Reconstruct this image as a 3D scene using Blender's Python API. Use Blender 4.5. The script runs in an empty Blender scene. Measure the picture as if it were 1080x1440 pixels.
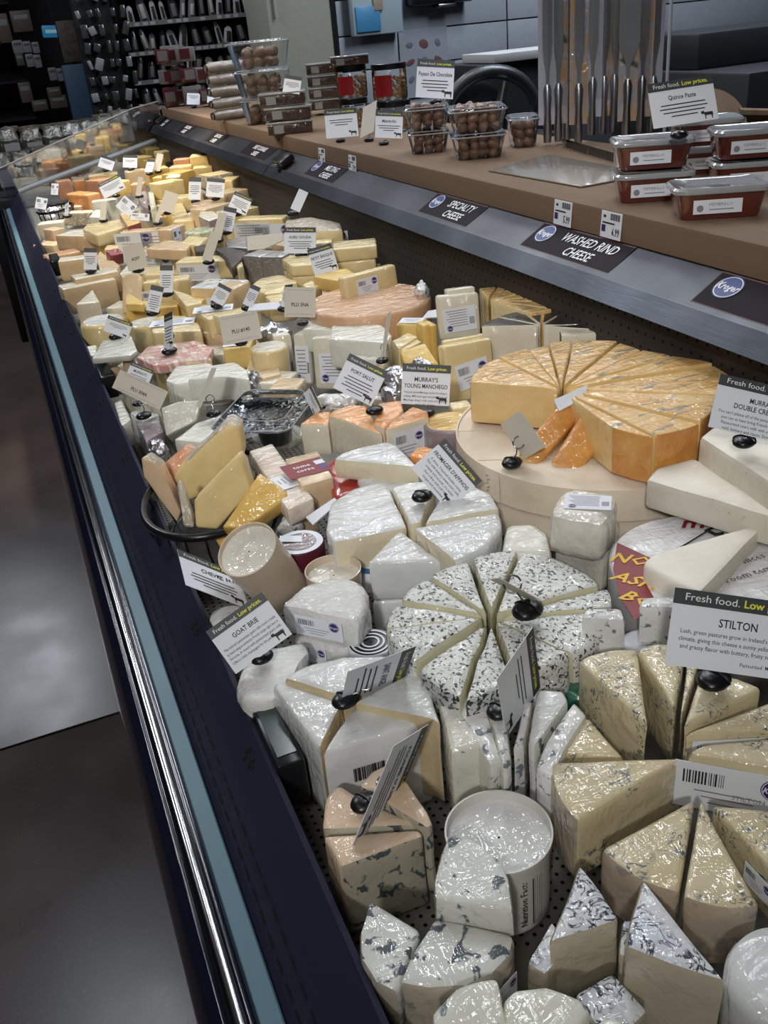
import bpy, bmesh, math, random
from mathutils import Vector, Matrix, noise
random.seed(7)
S = bpy.context.scene
COL = S.collection
# ---------------- camera ----------------
FPX = 1290.0
H = 1.5
_y = Vector((-56-540, -(86-720), -FPX)).normalized()
_h = Vector((1, .097, 0))
_up = _h.cross(_y)
if _up.y < 0: _up = -_up
_up.normalize()
_x = _y.cross(_up)
RW = Matrix((_x, _y, _up))            # camera axes -> world
O = Vector((0, 0, H))
cd = bpy.data.cameras.new('camera'); cam = bpy.data.objects.new('camera', cd); COL.objects.link(cam)
cam.matrix_world = Matrix.Translation(O) @ RW.to_4x4()
cd.sensor_fit = 'HORIZONTAL'; cd.sensor_width = 36.0; cd.lens = FPX/1080*36.0
cd.clip_start = .02; cd.clip_end = 60
S.camera = cam
CR = RW @ Vector((1, 0, 0)); CU = RW @ Vector((0, 1, 0)); CN = RW @ Vector((0, 0, 1))   # right, up, towards viewer
# ---------------- world, lights, exposure ----------------
w = bpy.data.worlds.new('world'); S.world = w; w.use_nodes = True
w.node_tree.nodes['Background'].inputs[0].default_value = (.62, .72, 1, 1)
w.node_tree.nodes['Background'].inputs[1].default_value = .04
S.view_settings.view_transform = 'Standard'; S.view_settings.look = 'None'
S.view_settings.exposure = 0.12; S.view_settings.gamma = 1.0; S.view_settings.use_curve_mapping = False
def light(name, typ, loc, energy, col, size=.3, sizey=None, target=None, spot=60, blend=.6):
    l = bpy.data.lights.new(name, typ); l.energy = energy; l.color = col
    if typ == 'AREA':
        l.shape = 'RECTANGLE'; l.size = size; l.size_y = sizey or size
    else: l.shadow_soft_size = size
    if typ == 'SPOT': l.spot_size = math.radians(spot); l.spot_blend = blend
    o = bpy.data.objects.new(name, l); COL.objects.link(o); o.location = loc
    t = Vector(target) if target else Vector((loc[0], loc[1], 0))
    d = t-Vector(loc)
    o.rotation_euler = d.to_track_quat('-Z', 'Y').to_euler()
    return o
COOL = (.86, .92, 1); WARM = (1, .88, .70); NEUT = (.99, .97, .93)
light('case_spot', 'SPOT', (-.7, .1, 2.9), 36, NEUT, .16, target=(.72, 1.75, .93), spot=38, blend=.9)
light('aisle_spot', 'SPOT', (-1.5, -2.2, 3.2), 235, NEUT, .15, target=(.62, 1.5, .92), spot=26, blend=.9)
light('aisle_spot', 'SPOT', (-1.8, -.6, 3.3), 170, WARM, .15, target=(.42, 3.2, .92), spot=22, blend=.9)
light('case_spot', 'SPOT', (-.5, 2.3, 3.0), 110, WARM, .14, target=(.50, 3.6, .93), spot=46, blend=.9)
light('case_spot', 'SPOT', (-.5, -.7, 2.7), 22, NEUT, .2, target=(.50, .95, .88), spot=44, blend=.9)
light('case_spot', 'SPOT', (.45, 5.0, 3.1), 350, WARM, .10, target=(.48, 4.2, .95), spot=34, blend=.9)
for lx, ly in ((.9, 1.9), (1.05, 1.9), (1.6, 3.0), (1.75, 3.0), (2.4, 2.2), (2.55, 2.2), (.7, 3.3), (.85, 3.3), (1.5, 4.6), (1.65, 4.6), (.6, 5.0), (2.6, 3.8)):
    light('case_tube', 'AREA', (lx, ly, 3.1), 5, (.95, .98, 1), .055, 1.0, target=(lx-.45, ly-1.2, .9))
light('knife_fill', 'SPOT', (.4, .3, 3.0), 55, (.9, .93, 1), .2, target=(1.34, 2.0, 1.45), spot=24, blend=.8)  # added fill light to brighten the hanging knife packs, no real fitting
light('aisle_tube', 'AREA', (-.9, 5.4, 4.0), 75, COOL, .3, 2.4)
light('aisle_tube', 'AREA', (-1.2, .4, 4.0), 9, (1, .94, .9), .3, 2.4)
light('kitchen_tube', 'AREA', (3.2, 3.6, 3.7), 95, (.84, .9, 1), .6, 2.4, target=(3.0, 5.6, 1.4))
light('shelf_tube', 'AREA', (1.2, 6.0, 3.2), 15, (1, .96, .95), 1.6, .3, target=(1.3, 7.3, 1.5))
# ---------------- helpers ----------------
def ray(px, py): return RW @ Vector((px-540, -(py-720), -FPX))
def P(px, py, z):
    d = ray(px, py); return O + d*((z-H)/d.z)
def atY(px, py, y):
    d = ray(px, py); return O + d*(y/d.y)
def atX(px, py, x):
    d = ray(px, py); return O + d*(x/d.x)
def surf(px, py, dz=0.0):            # the heaped cheese rises gently towards the back of the case
    d = ray(px, py)                  # z = .885 + .15 x + dz
    t = (.885+dz-H)/(d.z-.15*d.x); return O + d*t
def depth(p): return (O-p).dot(CN)

MATS = {}
def nt(m): return m.node_tree.nodes, m.node_tree.links
def mat(name, col, rough=.5, metal=0, emit=None, estr=1, trans=0, coat=0, spec=.5, alpha=1, ior=1.45):
    if name in MATS: return MATS[name]
    m = bpy.data.materials.new(name); m.use_nodes = True
    b = m.node_tree.nodes['Principled BSDF']
    b.inputs['Base Color'].default_value = (*col, 1); b.inputs['Roughness'].default_value = rough
    b.inputs['Metallic'].default_value = metal; b.inputs['Transmission Weight'].default_value = trans
    b.inputs['Coat Weight'].default_value = coat; b.inputs['Coat Roughness'].default_value = .08
    b.inputs['Specular IOR Level'].default_value = spec; b.inputs['IOR'].default_value = ior
    b.inputs['Alpha'].default_value = alpha
    if emit: b.inputs['Emission Color'].default_value = (*emit, 1); b.inputs['Emission Strength'].default_value = estr
    MATS[name] = m; return m
def mixc(m, fac, a, b):
    N, L = nt(m); x = N.new('ShaderNodeMix'); x.data_type = 'RGBA'
    L.new(fac, x.inputs[0])
    for s, v in ((x.inputs[6], a), (x.inputs[7], b)):
        if isinstance(v, tuple): s.default_value = (*v, 1)
        else: L.new(v, s)
    return x.outputs[2]
def ntex(m, scale, detail=3, dist=0, stretch=None, kind='noise'):
    N, L = nt(m)
    g = N.new('ShaderNodeNewGeometry'); src = g.outputs['Position']
    if stretch:
        mp = N.new('ShaderNodeMapping'); mp.inputs['Scale'].default_value = stretch; mp.inputs['Rotation'].default_value = (.3, .2, .7)
        L.new(src, mp.inputs['Vector']); src = mp.outputs[0]
    if kind == 'noise':
        t = N.new('ShaderNodeTexNoise'); t.inputs['Scale'].default_value = scale; t.inputs['Detail'].default_value = detail; t.inputs['Distortion'].default_value = dist
        L.new(src, t.inputs['Vector']); return t.outputs['Fac']
    t = N.new('ShaderNodeTexVoronoi'); t.inputs['Scale'].default_value = scale
    if kind == 'edge': t.feature = 'DISTANCE_TO_EDGE'
    L.new(src, t.inputs['Vector']); return t.outputs['Distance']
def ramp(m, fac, lo, hi, inv=False):
    N, L = nt(m); r = N.new('ShaderNodeMapRange'); r.inputs[1].default_value = lo; r.inputs[2].default_value = hi
    if inv: r.inputs[3].default_value = 1; r.inputs[4].default_value = 0
    L.new(fac, r.inputs[0]); return r.outputs[0]
def math_(m, op, a, b):
    N, L = nt(m); x = N.new('ShaderNodeMath'); x.operation = op
    for s, v in ((x.inputs[0], a), (x.inputs[1], b)):
        if isinstance(v, (int, float)): s.default_value = v
        else: L.new(v, s)
    return x.outputs[0]
# food: base colour + mottling + optional spots / veins, with or without cling film
def cheese(name, col, col2=None, spots=None, veins=None, wrap=1.0, rough=.55, bump=.25, wr=1.0):
    if name in MATS: return MATS[name]
    m = mat(name, col, rough); N, L = nt(m); b = N['Principled BSDF']
    c2 = col2 or tuple(x*.88 for x in col)
    c = mixc(m, ramp(m, ntex(m, 28, 4), .35, .68), col, c2)
    if spots:                          # (colour, scale, threshold, stretch)
        n1 = ntex(m, spots[1], 3, .6, spots[3] if len(spots) > 3 else None)
        c = mixc(m, ramp(m, n1, spots[2], spots[2]+.05), c, spots[0])
    if veins:                          # (colour, scale, half width, patch scale, patch threshold)
        n1 = ntex(m, veins[1], 3, 1.2); dd = math_(m, 'ABSOLUTE', math_(m, 'SUBTRACT', n1, .5), 0)
        v = ramp(m, dd, veins[2]*.5, veins[2]*1.5, True)
        v = math_(m, 'MULTIPLY', v, ramp(m, ntex(m, veins[1]*1.7, 2), .33, .48))
        pz = ramp(m, ntex(m, veins[3], 2), veins[4], veins[4]+.07)
        c = mixc(m, math_(m, 'MULTIPLY', v, pz), c, veins[0])
    L.new(c, b.inputs['Base Color'])
    bp = N.new('ShaderNodeBump'); bp.inputs['Strength'].default_value = bump; bp.inputs['Distance'].default_value = .002
    L.new(ntex(m, 90, 3), bp.inputs['Height']); L.new(bp.outputs[0], b.inputs['Normal'])
    if wrap:
        b.inputs['Coat Weight'].default_value = wrap; b.inputs['Coat Roughness'].default_value = .055; b.inputs['Coat IOR'].default_value = 1.6
        w1 = ntex(m, 15, 2, 1.6, (1, 2.6, 1.4)); w2 = ntex(m, 40, 1, 1.0, (2.6, .6, 1.3))
        cr = math_(m, 'ABSOLUTE', math_(m, 'SUBTRACT', w2, .5), 0)
        bc = N.new('ShaderNodeBump'); bc.inputs['Strength'].default_value = .9; bc.inputs['Distance'].default_value = .009*wr
        L.new(math_(m, 'ADD', w1, math_(m, 'MULTIPLY', cr, .38)), bc.inputs['Height']); L.new(bc.outputs[0], b.inputs['Coat Normal'])
    return m
def new_obj(name, me, parent=None):
    o = bpy.data.objects.new(name, me); COL.objects.link(o)
    if parent is not None: o.parent = parent
    return o
def tag(o, label=None, cat=None, group=None, kind=None):
    for k, v in (('label', label), ('category', cat), ('group', group), ('kind', kind)):
        if v: o[k] = v
    return o
def thing(name, loc, label, cat, group=None, kind=None):
    o = new_obj(name, None); o.location = loc; o.empty_display_size = .02
    return tag(o, label, cat, group, kind)
def finish(bm, name, mats, parent=None, base=None, smooth=True, ang=32):
    if base is not None:
        bmesh.ops.translate(bm, verts=bm.verts, vec=-Vector(base))
    bmesh.ops.recalc_face_normals(bm, faces=bm.faces)
    me = bpy.data.meshes.new(name); bm.to_mesh(me); bm.free()
    for x in (mats if isinstance(mats, (list, tuple)) else [mats]): me.materials.append(x)
    if smooth:
        me.polygons.foreach_set('use_smooth', [True]*len(me.polygons))
        me.set_sharp_from_angle(angle=math.radians(ang))
    return new_obj(name, me, parent)
def add_prism(bm, top, down, bev=0, kinds=None, mi=0, segs=2):
    """top: list of Vectors, down: Vector. kinds: mat index per side edge; mi: (top, bottom) index"""
    n = len(top)
    vt = [bm.verts.new(p) for p in top]; vb = [bm.verts.new(p+down) for p in top]
    ft = bm.faces.new(vt); fb = bm.faces.new(vb[::-1])
    ti, bi = mi if isinstance(mi, tuple) else (mi, mi)
    ft.material_index = ti; fb.material_index = bi
    fs = [ft, fb]
    for i in range(n):
        f = bm.faces.new((vt[i], vb[i], vb[(i+1) % n], vt[(i+1) % n])); fs.append(f)
        f.material_index = kinds[i] if kinds else ti
    if bev:
        es = set()
        for f in fs:
            for e in f.edges:
                a = e.link_faces
                if len(a) == 2 and a[0].normal.length >= 0:
                    es.add(e)
        bm.normal_update()
        es = [e for e in es if e.calc_face_angle(0) > .35]
        bmesh.ops.bevel(bm, geom=es, offset=bev, segments=segs, profile=.5, affect='EDGES', clamp_overlap=True, material=-1)
def add_box(bm, c, sx, sy, sz, M=None, bev=0, mi=0):
    M = M or Matrix.Identity(3); c = Vector(c)
    top = [c + M @ Vector((x*sx/2, y*sy/2, sz/2)) for x, y in ((-1, -1), (1, -1), (1, 1), (-1, 1))]
    add_prism(bm, top, M @ Vector((0, 0, -sz)), bev, None, mi)
def add_tube(bm, pts, r, n=8, mi=0, closed=False):
    pts = [Vector(p) for p in pts]; rings = []
    m = len(pts)
    for i, p in enumerate(pts):
        a = pts[(i-1) % m] if (closed or i > 0) else p; b = pts[(i+1) % m] if (closed or i < m-1) else p
        t = (b-a).normalized()
        s = t.cross(Vector((0, 0, 1)))
        if s.length < .1: s = t.cross(Vector((0, 1, 0)))
        s.normalize(); q = t.cross(s)
        rr = r[i] if isinstance(r, (list, tuple)) else r
        rings.append([bm.verts.new(p + rr*(math.cos(k*2*math.pi/n)*s + math.sin(k*2*math.pi/n)*q)) for k in range(n)])
    for i in range(m if closed else m-1):
        A, B = rings[i], rings[(i+1) % m]
        for k in range(n):
            f = bm.faces.new((A[k], A[(k+1) % n], B[(k+1) % n], B[k])); f.material_index = mi
    if not closed:
        for R_ in (rings[0][::-1], rings[-1]):
            f = bm.faces.new(R_); f.material_index = mi
def add_lathe(bm, c, prof, n=40, M=None, mi=0, caps=True, a0=0, a1=2*math.pi):
    """prof: (r, z) list"""
    M = M or Matrix.Identity(3); c = Vector(c); rings = []
    full = abs(a1-a0-2*math.pi) < 1e-6; cnt = n if full else n+1
    for r, z in prof:
        rings.append([bm.verts.new(c + M @ Vector((r*math.cos(a0+(a1-a0)*k/n), r*math.sin(a0+(a1-a0)*k/n), z))) for k in range(cnt)])
    for i in range(len(prof)-1):
        for k in range(n):
            k2 = (k+1) % cnt
            f = bm.faces.new((rings[i][k], rings[i][k2], rings[i+1][k2], rings[i+1][k])); f.material_index = mi
    if caps and full:
        for R_ in (rings[0][::-1], rings[-1]):
            f = bm.faces.new(R_); f.material_index = mi
def add_ellipsoid(bm, c, rx, ry, rz, M=None, n=14, mi=0):
    prof = [(math.sin(math.pi*i/8), -math.cos(math.pi*i/8)) for i in range(1, 8)]
    M = (M or Matrix.Identity(3)) @ Matrix.Diagonal((rx, ry, rz))
    add_lathe(bm, c, prof, n, M, mi)
def add_quad(bm, o, r, u, w, h, mi=0):
    vs = [bm.verts.new(o + r*x*w/2 + u*y*h/2) for x, y in ((-1, -1), (1, -1), (1, 1), (-1, 1))]
    f = bm.faces.new(vs); f.material_index = mi
# text
_tc = {}
def add_text(bm, s, x, y, size, align='LEFT', mi=0, bold=0, shear=0, xs=1.0, z=0.0, res=1):
    k = (s, bold, shear, res)
    if k not in _tc:
        c = bpy.data.curves.new('t', 'FONT'); c.body = s; c.size = 1; c.resolution_u = res; c.offset = bold; c.shear = shear
        o = bpy.data.objects.new('t', c)
        me = bpy.data.meshes.new_from_object(o)
        vs = [v.co.copy() for v in me.vertices]; fs = [tuple(p.vertices) for p in me.polygons]
        _tc[k] = (vs, fs, max([v.x for v in vs] or [0]))
        bpy.data.objects.remove(o); bpy.data.curves.remove(c); bpy.data.meshes.remove(me)
    vs, fs, W_ = _tc[k]
    off = {'LEFT': 0, 'CENTER': -W_/2, 'RIGHT': -W_}[align]
    nv = [bm.verts.new(((v.x+off)*size*xs + x, v.y*size + y, z)) for v in vs]
    for f in fs:
        try:
            ff = bm.faces.new([nv[i] for i in f]); ff.material_index = mi
        except ValueError: pass
def flat_mesh(bm, name, mats):
    me = bpy.data.meshes.new(name); bm.to_mesh(me); bm.free()
    for x in mats: me.materials.append(x)
    return me
def frame(o, r, u):                   # 4x4 with x=r, y=u, z=r x u at origin o
    r = r.normalized(); n = r.cross(u).normalized(); u = n.cross(r)
    M = Matrix((r, u, n)).transposed().to_4x4(); M.translation = o; return M
def put(o, M, parent):
    B = M.copy()
    if parent is not None: B.translation = M.translation - parent.location
    o.matrix_basis = B; return o
# ---------------- plain materials ----------------
M_steel = mat('brushed_steel', (.20, .21, .24), .3, 1)
def _steel():
    N, L = nt(M_steel); b = N['Principled BSDF']
    f = ntex(M_steel, 60, 3, 0, (14, .4, 14)); r = N.new('ShaderNodeMapRange'); r.inputs[3].default_value = .34; r.inputs[4].default_value = .52
    L.new(f, r.inputs[0]); L.new(r.outputs[0], b.inputs['Roughness'])
    L.new(mixc(M_steel, ramp(M_steel, ntex(M_steel, 6, 3), .3, .8), (.09, .095, .11), (.035, .038, .045)), b.inputs['Base Color'])
_steel()
M_chrome = mat('bumper_chrome', (.42, .42, .44), .16, 1)
M_navy = mat('navy_rail_enamel', (.020, .021, .042), .5, spec=.15)
M_navyshine = mat('gloss_navy_enamel', (.006, .008, .02), .1, coat=1, spec=.5)
M_teal = mat('teal_strip_plastic', (.10, .19, .24), .45)
M_black = mat('black_plastic', (.008, .008, .010), .3)
M_matt = mat('matt_black', (.006, .006, .007), .8)
M_wire = mat('grey_wire', (.25, .25, .26), .3, 1)
M_peg = mat('brown_grey_panel_paint', (.045, .037, .032), .6)
M_deck = mat('cream_deck_paint', (.24, .235, .205), .5)
M_hole = mat('hole_dark', (.004, .004, .004), .9)
M_paper = mat('white_card', (.78, .81, .88), .6)
M_cream = mat('cream_card_back', (.62, .58, .50), .65)
M_dark = mat('charcoal_band', (.05, .055, .06), .5)
M_ink = mat('black_ink', (.02, .02, .022), .6)
M_grey = mat('grey_ink', (.25, .25, .27), .6)
M_lime = mat('lime_ink', (.80, .80, .05), .6)
M_white = mat('white_ink', (.85, .86, .88), .6)
M_blue = mat('logo_blue', (.012, .04, .22), .4)
M_purple = mat('logo_purple', (.05, .025, .16), .4)
M_red = mat('label_red', (.22, .008, .016), .45)
M_maroon = mat('sign_maroon', (.07, .012, .02), .45)
M_signblk = mat('sign_black', (.014, .010, .013), .6, spec=.12)
M_yel = mat('label_yellow', (.80, .50, .03), .5)
M_clear = mat('clear_plastic', (.93, .95, .97), .04, trans=1, ior=1.12)
M_clear2 = mat('clear_rim', (.55, .57, .6), .15, coat=1, alpha=.55)
def film_mat():
    m = bpy.data.materials.new('clear_shell'); m.use_nodes = True; N, L = nt(m)
    out = N['Material Output']; N.remove(N['Principled BSDF'])
    t = N.new('ShaderNodeBsdfTransparent'); t.inputs[0].default_value = (.965, .97, .975, 1)
    g = N.new('ShaderNodeBsdfGlossy'); g.inputs['Roughness'].default_value = .08; g.inputs[0].default_value = (.9, .92, .95, 1)
    fr = N.new('ShaderNodeFresnel'); fr.inputs[0].default_value = 1.33
    bp = N.new('ShaderNodeBump'); bp.inputs['Strength'].default_value = .5; bp.inputs['Distance'].default_value = .003
    L.new(ntex(m, 45, 2, 1), bp.inputs['Height']); L.new(bp.outputs[0], g.inputs['Normal']); L.new(bp.outputs[0], fr.inputs['Normal'])
    x = N.new('ShaderNodeMixShader'); L.new(math_(m, 'ADD', fr.outputs[0], .04), x.inputs[0]); L.new(t.outputs[0], x.inputs[1]); L.new(g.outputs[0], x.inputs[2])
    L.new(x.outputs[0], out.inputs[0]); return m
M_shell = film_mat()
M_wood = mat('counter_wood', (.30, .21, .14), .7, spec=.2)
def _wood():
    N, L = nt(M_wood); b = N['Principled BSDF']
    c = mixc(M_wood, ramp(M_wood, ntex(M_wood, 18, 4, .4, (1, .06, 1)), .3, .7), (.20, .135, .09), (.165, .11, .073))
    L.new(c, b.inputs['Base Color'])
_wood()
M_floor = mat('polished_concrete', (.07, .05, .047), .3)
def _floor():
    N, L = nt(M_floor); b = N['Principled BSDF']
    c = mixc(M_floor, ramp(M_floor, ntex(M_floor, 2.2, 5), .3, .75), (.085, .062, .056), (.05, .036, .034))
    c = mixc(M_floor, ramp(M_floor, ntex(M_floor, 160, 2), .62, .72), c, (.11, .09, .085))
    L.new(c, b.inputs['Base Color'])
    r = N.new('ShaderNodeMapRange'); r.inputs[3].default_value = .2; r.inputs[4].default_value = .42
    L.new(ntex(M_floor, 5, 4), r.inputs[0]); L.new(r.outputs[0], b.inputs['Roughness'])
_floor()
def struct(name, bm, m, ang=30):
    o = finish(bm, name, m, ang=ang); o['kind'] = 'structure'; return o
# ---------------- room ----------------
for nm, c, s, m in (('ceiling', (1, 3.5, 4.3), (12, 15, .1), mat('ceiling_dark', (.05, .05, .055), .8)),
                    ('wall_left', (-4.6, 3.5, 2.1), (.1, 15, 4.4), mat('wall_dark', (.02, .02, .024), .8)),
                    ('wall_right', (7, 3.5, 2.1), (.1, 15, 4.4), mat('wall_grey', (.10, .11, .12), .7)),
                    ('wall_front', (1, -4, 2.1), (12, .1, 4.4), MATS['wall_dark']),
                    ('wall_back', (1, 11, 2.1), (12, .1, 4.4), MATS['wall_dark'])):
    bm = bmesh.new(); add_box(bm, c, *s); struct(nm, bm, m)
# floor slabs with a sawn joint across
bm = bmesh.new(); add_box(bm, (1, 3.5, -.06), 12, 15, .08); struct('floor', bm, mat('joint_dark', (.02, .016, .015), .8))
fl = bpy.data.objects['floor']
for y0, y1 in ((-4, 1.995), (2.003, 8.0), (8.008, 11)):
    bm = bmesh.new(); add_box(bm, (1, (y0+y1)/2, -.01), 12, y1-y0, .02, bev=.002); finish(bm, 'slab', M_floor, fl)
# tiled kitchen wall, raised panels with open joints
YW = 6.0
bm = bmesh.new(); add_box(bm, (4.75, YW+.12, 1.9), 5.16, .1, 3.8); tw = struct('wall_tiled', bm, mat('tile_joint', (.05, .055, .06), .8))
M_tile = cheese('glazed_wall_panel', (.34, .38, .42), (.31, .35, .39), wrap=0, rough=.35, bump=.05)
tile_me = None
for j in range(16):
    z = .93+j*.20
    for i in range(4):
        bm = bmesh.new() if tile_me is None else None
        if bm:
            add_box(bm, (0, 0, 0), 1.19, .02, .192, bev=.003); t = finish(bm, 'panel', M_tile, tw); tile_me = t.data
        else: t = new_obj('panel', tile_me, tw)
        t.location = (2.20+.6+1.2*i - (.35 if j % 2 else 0)*0, YW+.06, z)
M_pill = cheese('sage_pillar_paint', (.30, .315, .255), (.28, .295, .24), wrap=0, rough=.6, bump=.05)
bm = bmesh.new(); add_box(bm, (1.955, YW+.25, 2.0), .40, .5, 4.4, bev=.004); p = struct('trim_1', bm, M_pill)
bm = bmesh.new(); add_box(bm, (2.165, YW+.0, 2.0), .022, .03, 4.4); struct('trim_2', bm, M_black)
bm = bmesh.new(); add_box(bm, (1.80, YW-.02+.0, 1.75), .012, .02, .36); struct('trim_3', bm, M_pill)
# ---------------- refrigerated case ----------------
YN, YF = -.6, 5.30
case = thing('cheese_case', (.45, 2.35, 0), 'long low refrigerated self-service case with navy front rail, chrome bumper and steel back ramp', 'display case')
cb = case.location
def cpart(bm, name, m, ang=30): return finish(bm, name, m, case, cb, ang=ang)
def extr(bm, prof, y0=YN, y1=YF, mi=0):      # closed x-z profile swept along y
    a = [bm.verts.new((x, y0, z)) for x, z in prof]; b = [bm.verts.new((x, y1, z)) for x, z in prof]
    n = len(prof)
    for i in range(n):
        f = bm.faces.new((a[i], a[(i+1) % n], b[(i+1) % n], b[i])); f.material_index = mi
    bm.faces.new(a[::-1]).material_index = mi; bm.faces.new(b).material_index = mi
bm = bmesh.new(); extr(bm, [(.02, .02), (.90, .02), (.90, .76), (.02, .76)]); cpart(bm, 'base_cabinet', mat('case_navy', (.01, .012, .026), .5))
def arcp(cx, cz, rx, rz, a0, a1, n): return [(cx+rx*math.cos(math.radians(a0+(a1-a0)*i/n)), cz+rz*math.sin(math.radians(a0+(a1-a0)*i/n))) for i in range(n+1)]
bm = bmesh.new(); extr(bm, [(.03, .66)]+arcp(.004, .765, .0245, .045, 200, 100, 8)+[(.03, .79)]); cpart(bm, 'front_panel', M_navyshine)
bm = bmesh.new(); extr(bm, arcp(.0115, .800, .0105, .014, 0, 340, 16)); cpart(bm, 'bumper_tube', M_chrome, 60)
bm = bmesh.new(); extr(bm, [(.019, .78), (.030, .78), (.030, .806), (.025, .811), (.019, .806)]); cpart(bm, 'rail_lip', M_navyshine)
bm = bmesh.new(); extr(bm, [(.0265, .790), (.0455, .790), (.0455, .8115), (.0440, .8135), (.0280, .8105), (.0265, .8080)]); cpart(bm, 'colour_strip', M_teal)
bm = bmesh.new(); extr(bm, [(.0455, .77), (.100, .74), (.112, .76), (.1075, .881), (.102, .884), (.078, .856), (.074, .850), (.0455, .806)]); cpart(bm, 'front_rail', M_navy)
bm = bmesh.new()
k = 0; y = 0.3
while y < 5.2:
    for (x, z) in ((.0545, .8200), (.0640, .8345)):
        o_ = .012 if x > .06 else 0
        s = Vector((.0285, 0, .044)).normalized()
        c = Vector((x, y+o_, z+.0018)); add_quad(bm, c, s, Vector((0, 1, 0)), .0026, .017)
    y += .026
o = cpart(bm, 'vent_slots', M_hole); o['kind'] = 'stuff'
Y1_ = Vector((0, 1, 0))
# recessed cross-shaped clip holes on the inner rail
for (px, py) in ((178, 645), (214, 752), (268, 885), (341, 1068), (163, 560), (148, 527), (125, 463), (110, 440), (100, 403), (88, 372), (77, 345), (70, 322)):
    d = ray(px, py); x = .090; t = x/d.x if abs(d.x) > 1e-6 else 1
    yy = P(px, py, .870).y
    s = Vector((.024, 0, .028)).normalized(); c = Vector((.090, yy, .8708))
    bm = bmesh.new(); add_box(bm, c, .0028, .034, .0016, Matrix((s, Y1_, s.cross(Y1_))).transposed()); add_box(bm, c+Vector((0, .006, 0)), .015, .0035, .0016, Matrix((s, Y1_, s.cross(Y1_))).transposed()); add_box(bm, c-Vector((0, .009, 0)), .013, .0035, .0016, Matrix((s, Y1_, s.cross(Y1_))).transposed())
    cpart(bm, 'clip_slot', M_hole)
# well: floor with punched holes, back panel, side faces
bm = bmesh.new(); extr(bm, [(.10, .765), (.865, .765), (.865, .905), (.42, .80), (.10, .80)]); cpart(bm, 'well_floor', M_deck)
bm = bmesh.new(); random.seed(3)
hx = .115
def disc(bm, c, r, u, v, n=6, mi=0):
    f = bm.faces.new([bm.verts.new(c+u*r*math.cos(a*2*math.pi/n)+v*r*math.sin(a*2*math.pi/n)) for a in range(n)]); f.material_index = mi
X1, Y1, Z1 = Vector((1, 0, 0)), Vector((0, 1, 0)), Vector((0, 0, 1))
for i in range(30):
    for j in range(130):
        disc(bm, Vector((.115+i*.010, .45+j*.010+(i % 2)*.005, .8006)), .0021, X1, Y1)
o = cpart(bm, 'floor_holes', M_hole); o['kind'] = 'stuff'
bm = bmesh.new(); extr(bm, [(.855, .76), (.868, .76), (.868, 1.10), (.838, 1.10), (.838, 1.085), (.855, 1.085)]); cpart(bm, 'well_back_panel', M_peg)
bm = bmesh.new()
for i in range(220):
    for z in (1.066, 1.046, 1.024, 1.004, .98, .96):
        disc(bm, Vector((.8545, .6+i*.021+(.0105 if z in (1.046, 1.004, .96) else 0), z)), .0026, Y1, Z1)
o = cpart(bm, 'panel_holes', M_hole); o['kind'] = 'stuff'
# steel ramp in sections with joints
def xz(a): return a
seams = [-.6, 1.62, 3.11, 4.6, 5.3]
seams = [-.6, 3.108, 5.30]
for y0, y1 in zip(seams[:-1], seams[1:]):
    bm = bmesh.new(); extr(bm, [(.822, 1.086), (.826, 1.084), (.851, 1.110), (.915, 1.148), (.915, 1.1515), (.8505, 1.1150), (.846, 1.1135)], y0+.003, y1-.003)
    cpart(bm, 'steel_ramp', M_steel, 20)
bm = bmesh.new(); add_box(bm, (.0, 0, 0), .003, .018, .006)
bm.free()
# end glass panel, sloping top and foot rail
def slab_poly(name, pts, th, m, parent, base, bev=.0):
    bm = bmesh.new(); add_prism(bm, [Vector(p) for p in pts], th, bev); return finish(bm, name, m, parent, base)
eg = thing('end_panel', (.45, 5.32, .8), 'clear panel with a pale edge closing the far end of the case', 'panel')
M_mirrorglass = film_mat(); M_mirrorglass.name = 'end_glass'
for n_ in M_mirrorglass.node_tree.nodes:
    if n_.type == 'BUMP': n_.inputs['Strength'].default_value = .03
    if n_.type == 'MATH' and n_.operation == 'ADD': n_.inputs[1].default_value = .32
    if n_.type == 'BSDF_GLOSSY': n_.inputs['Roughness'].default_value = .03
slab_poly('pane', [(.05, 5.31, .80), (.90, 5.31, .80), (.90, 5.31, 1.225), (.76, 5.31, 1.206), (.03, 5.31, 1.00)], Vector((0, .01, 0)), M_mirrorglass, eg, eg.location)
M_edge = mat('pale_edge', (.42, .42, .42), .4)
bm = bmesh.new(); add_tube(bm, [(.03, 5.315, 1.00), (.76, 5.315, 1.206), (.90, 5.315, 1.226)], .0045, 6); finish(bm, 'edge_strip', M_edge, eg, eg.location)
bm = bmesh.new(); add_tube(bm, [(.11, 5.29, .885), (.16, 5.29, .898), (.86, 5.29, 1.045)], .012, 8); finish(bm, 'foot_rail', M_edge, eg, eg.location)
# wooden ledge
ledge = thing('wooden_ledge', (1.4, 2.3, 1.15), 'pale wooden merchandising ledge running along the back of the cheese case', 'counter')
bm = bmesh.new(); extr(bm, [(.911, 1.152), (.914, 1.150), (1.36, 1.150), (1.36, 1.199), (.919, 1.199), (.913, 1.196), (.911, 1.190)], YN, 5.32); finish(bm, 'top_board', M_wood, ledge, ledge.location)
bm = bmesh.new(); extr(bm, [(.95, .02), (1.34, .02), (1.34, 1.149), (.95, 1.149)], YN, 5.30); finish(bm, 'plinth', M_matt, ledge, ledge.location)
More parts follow.
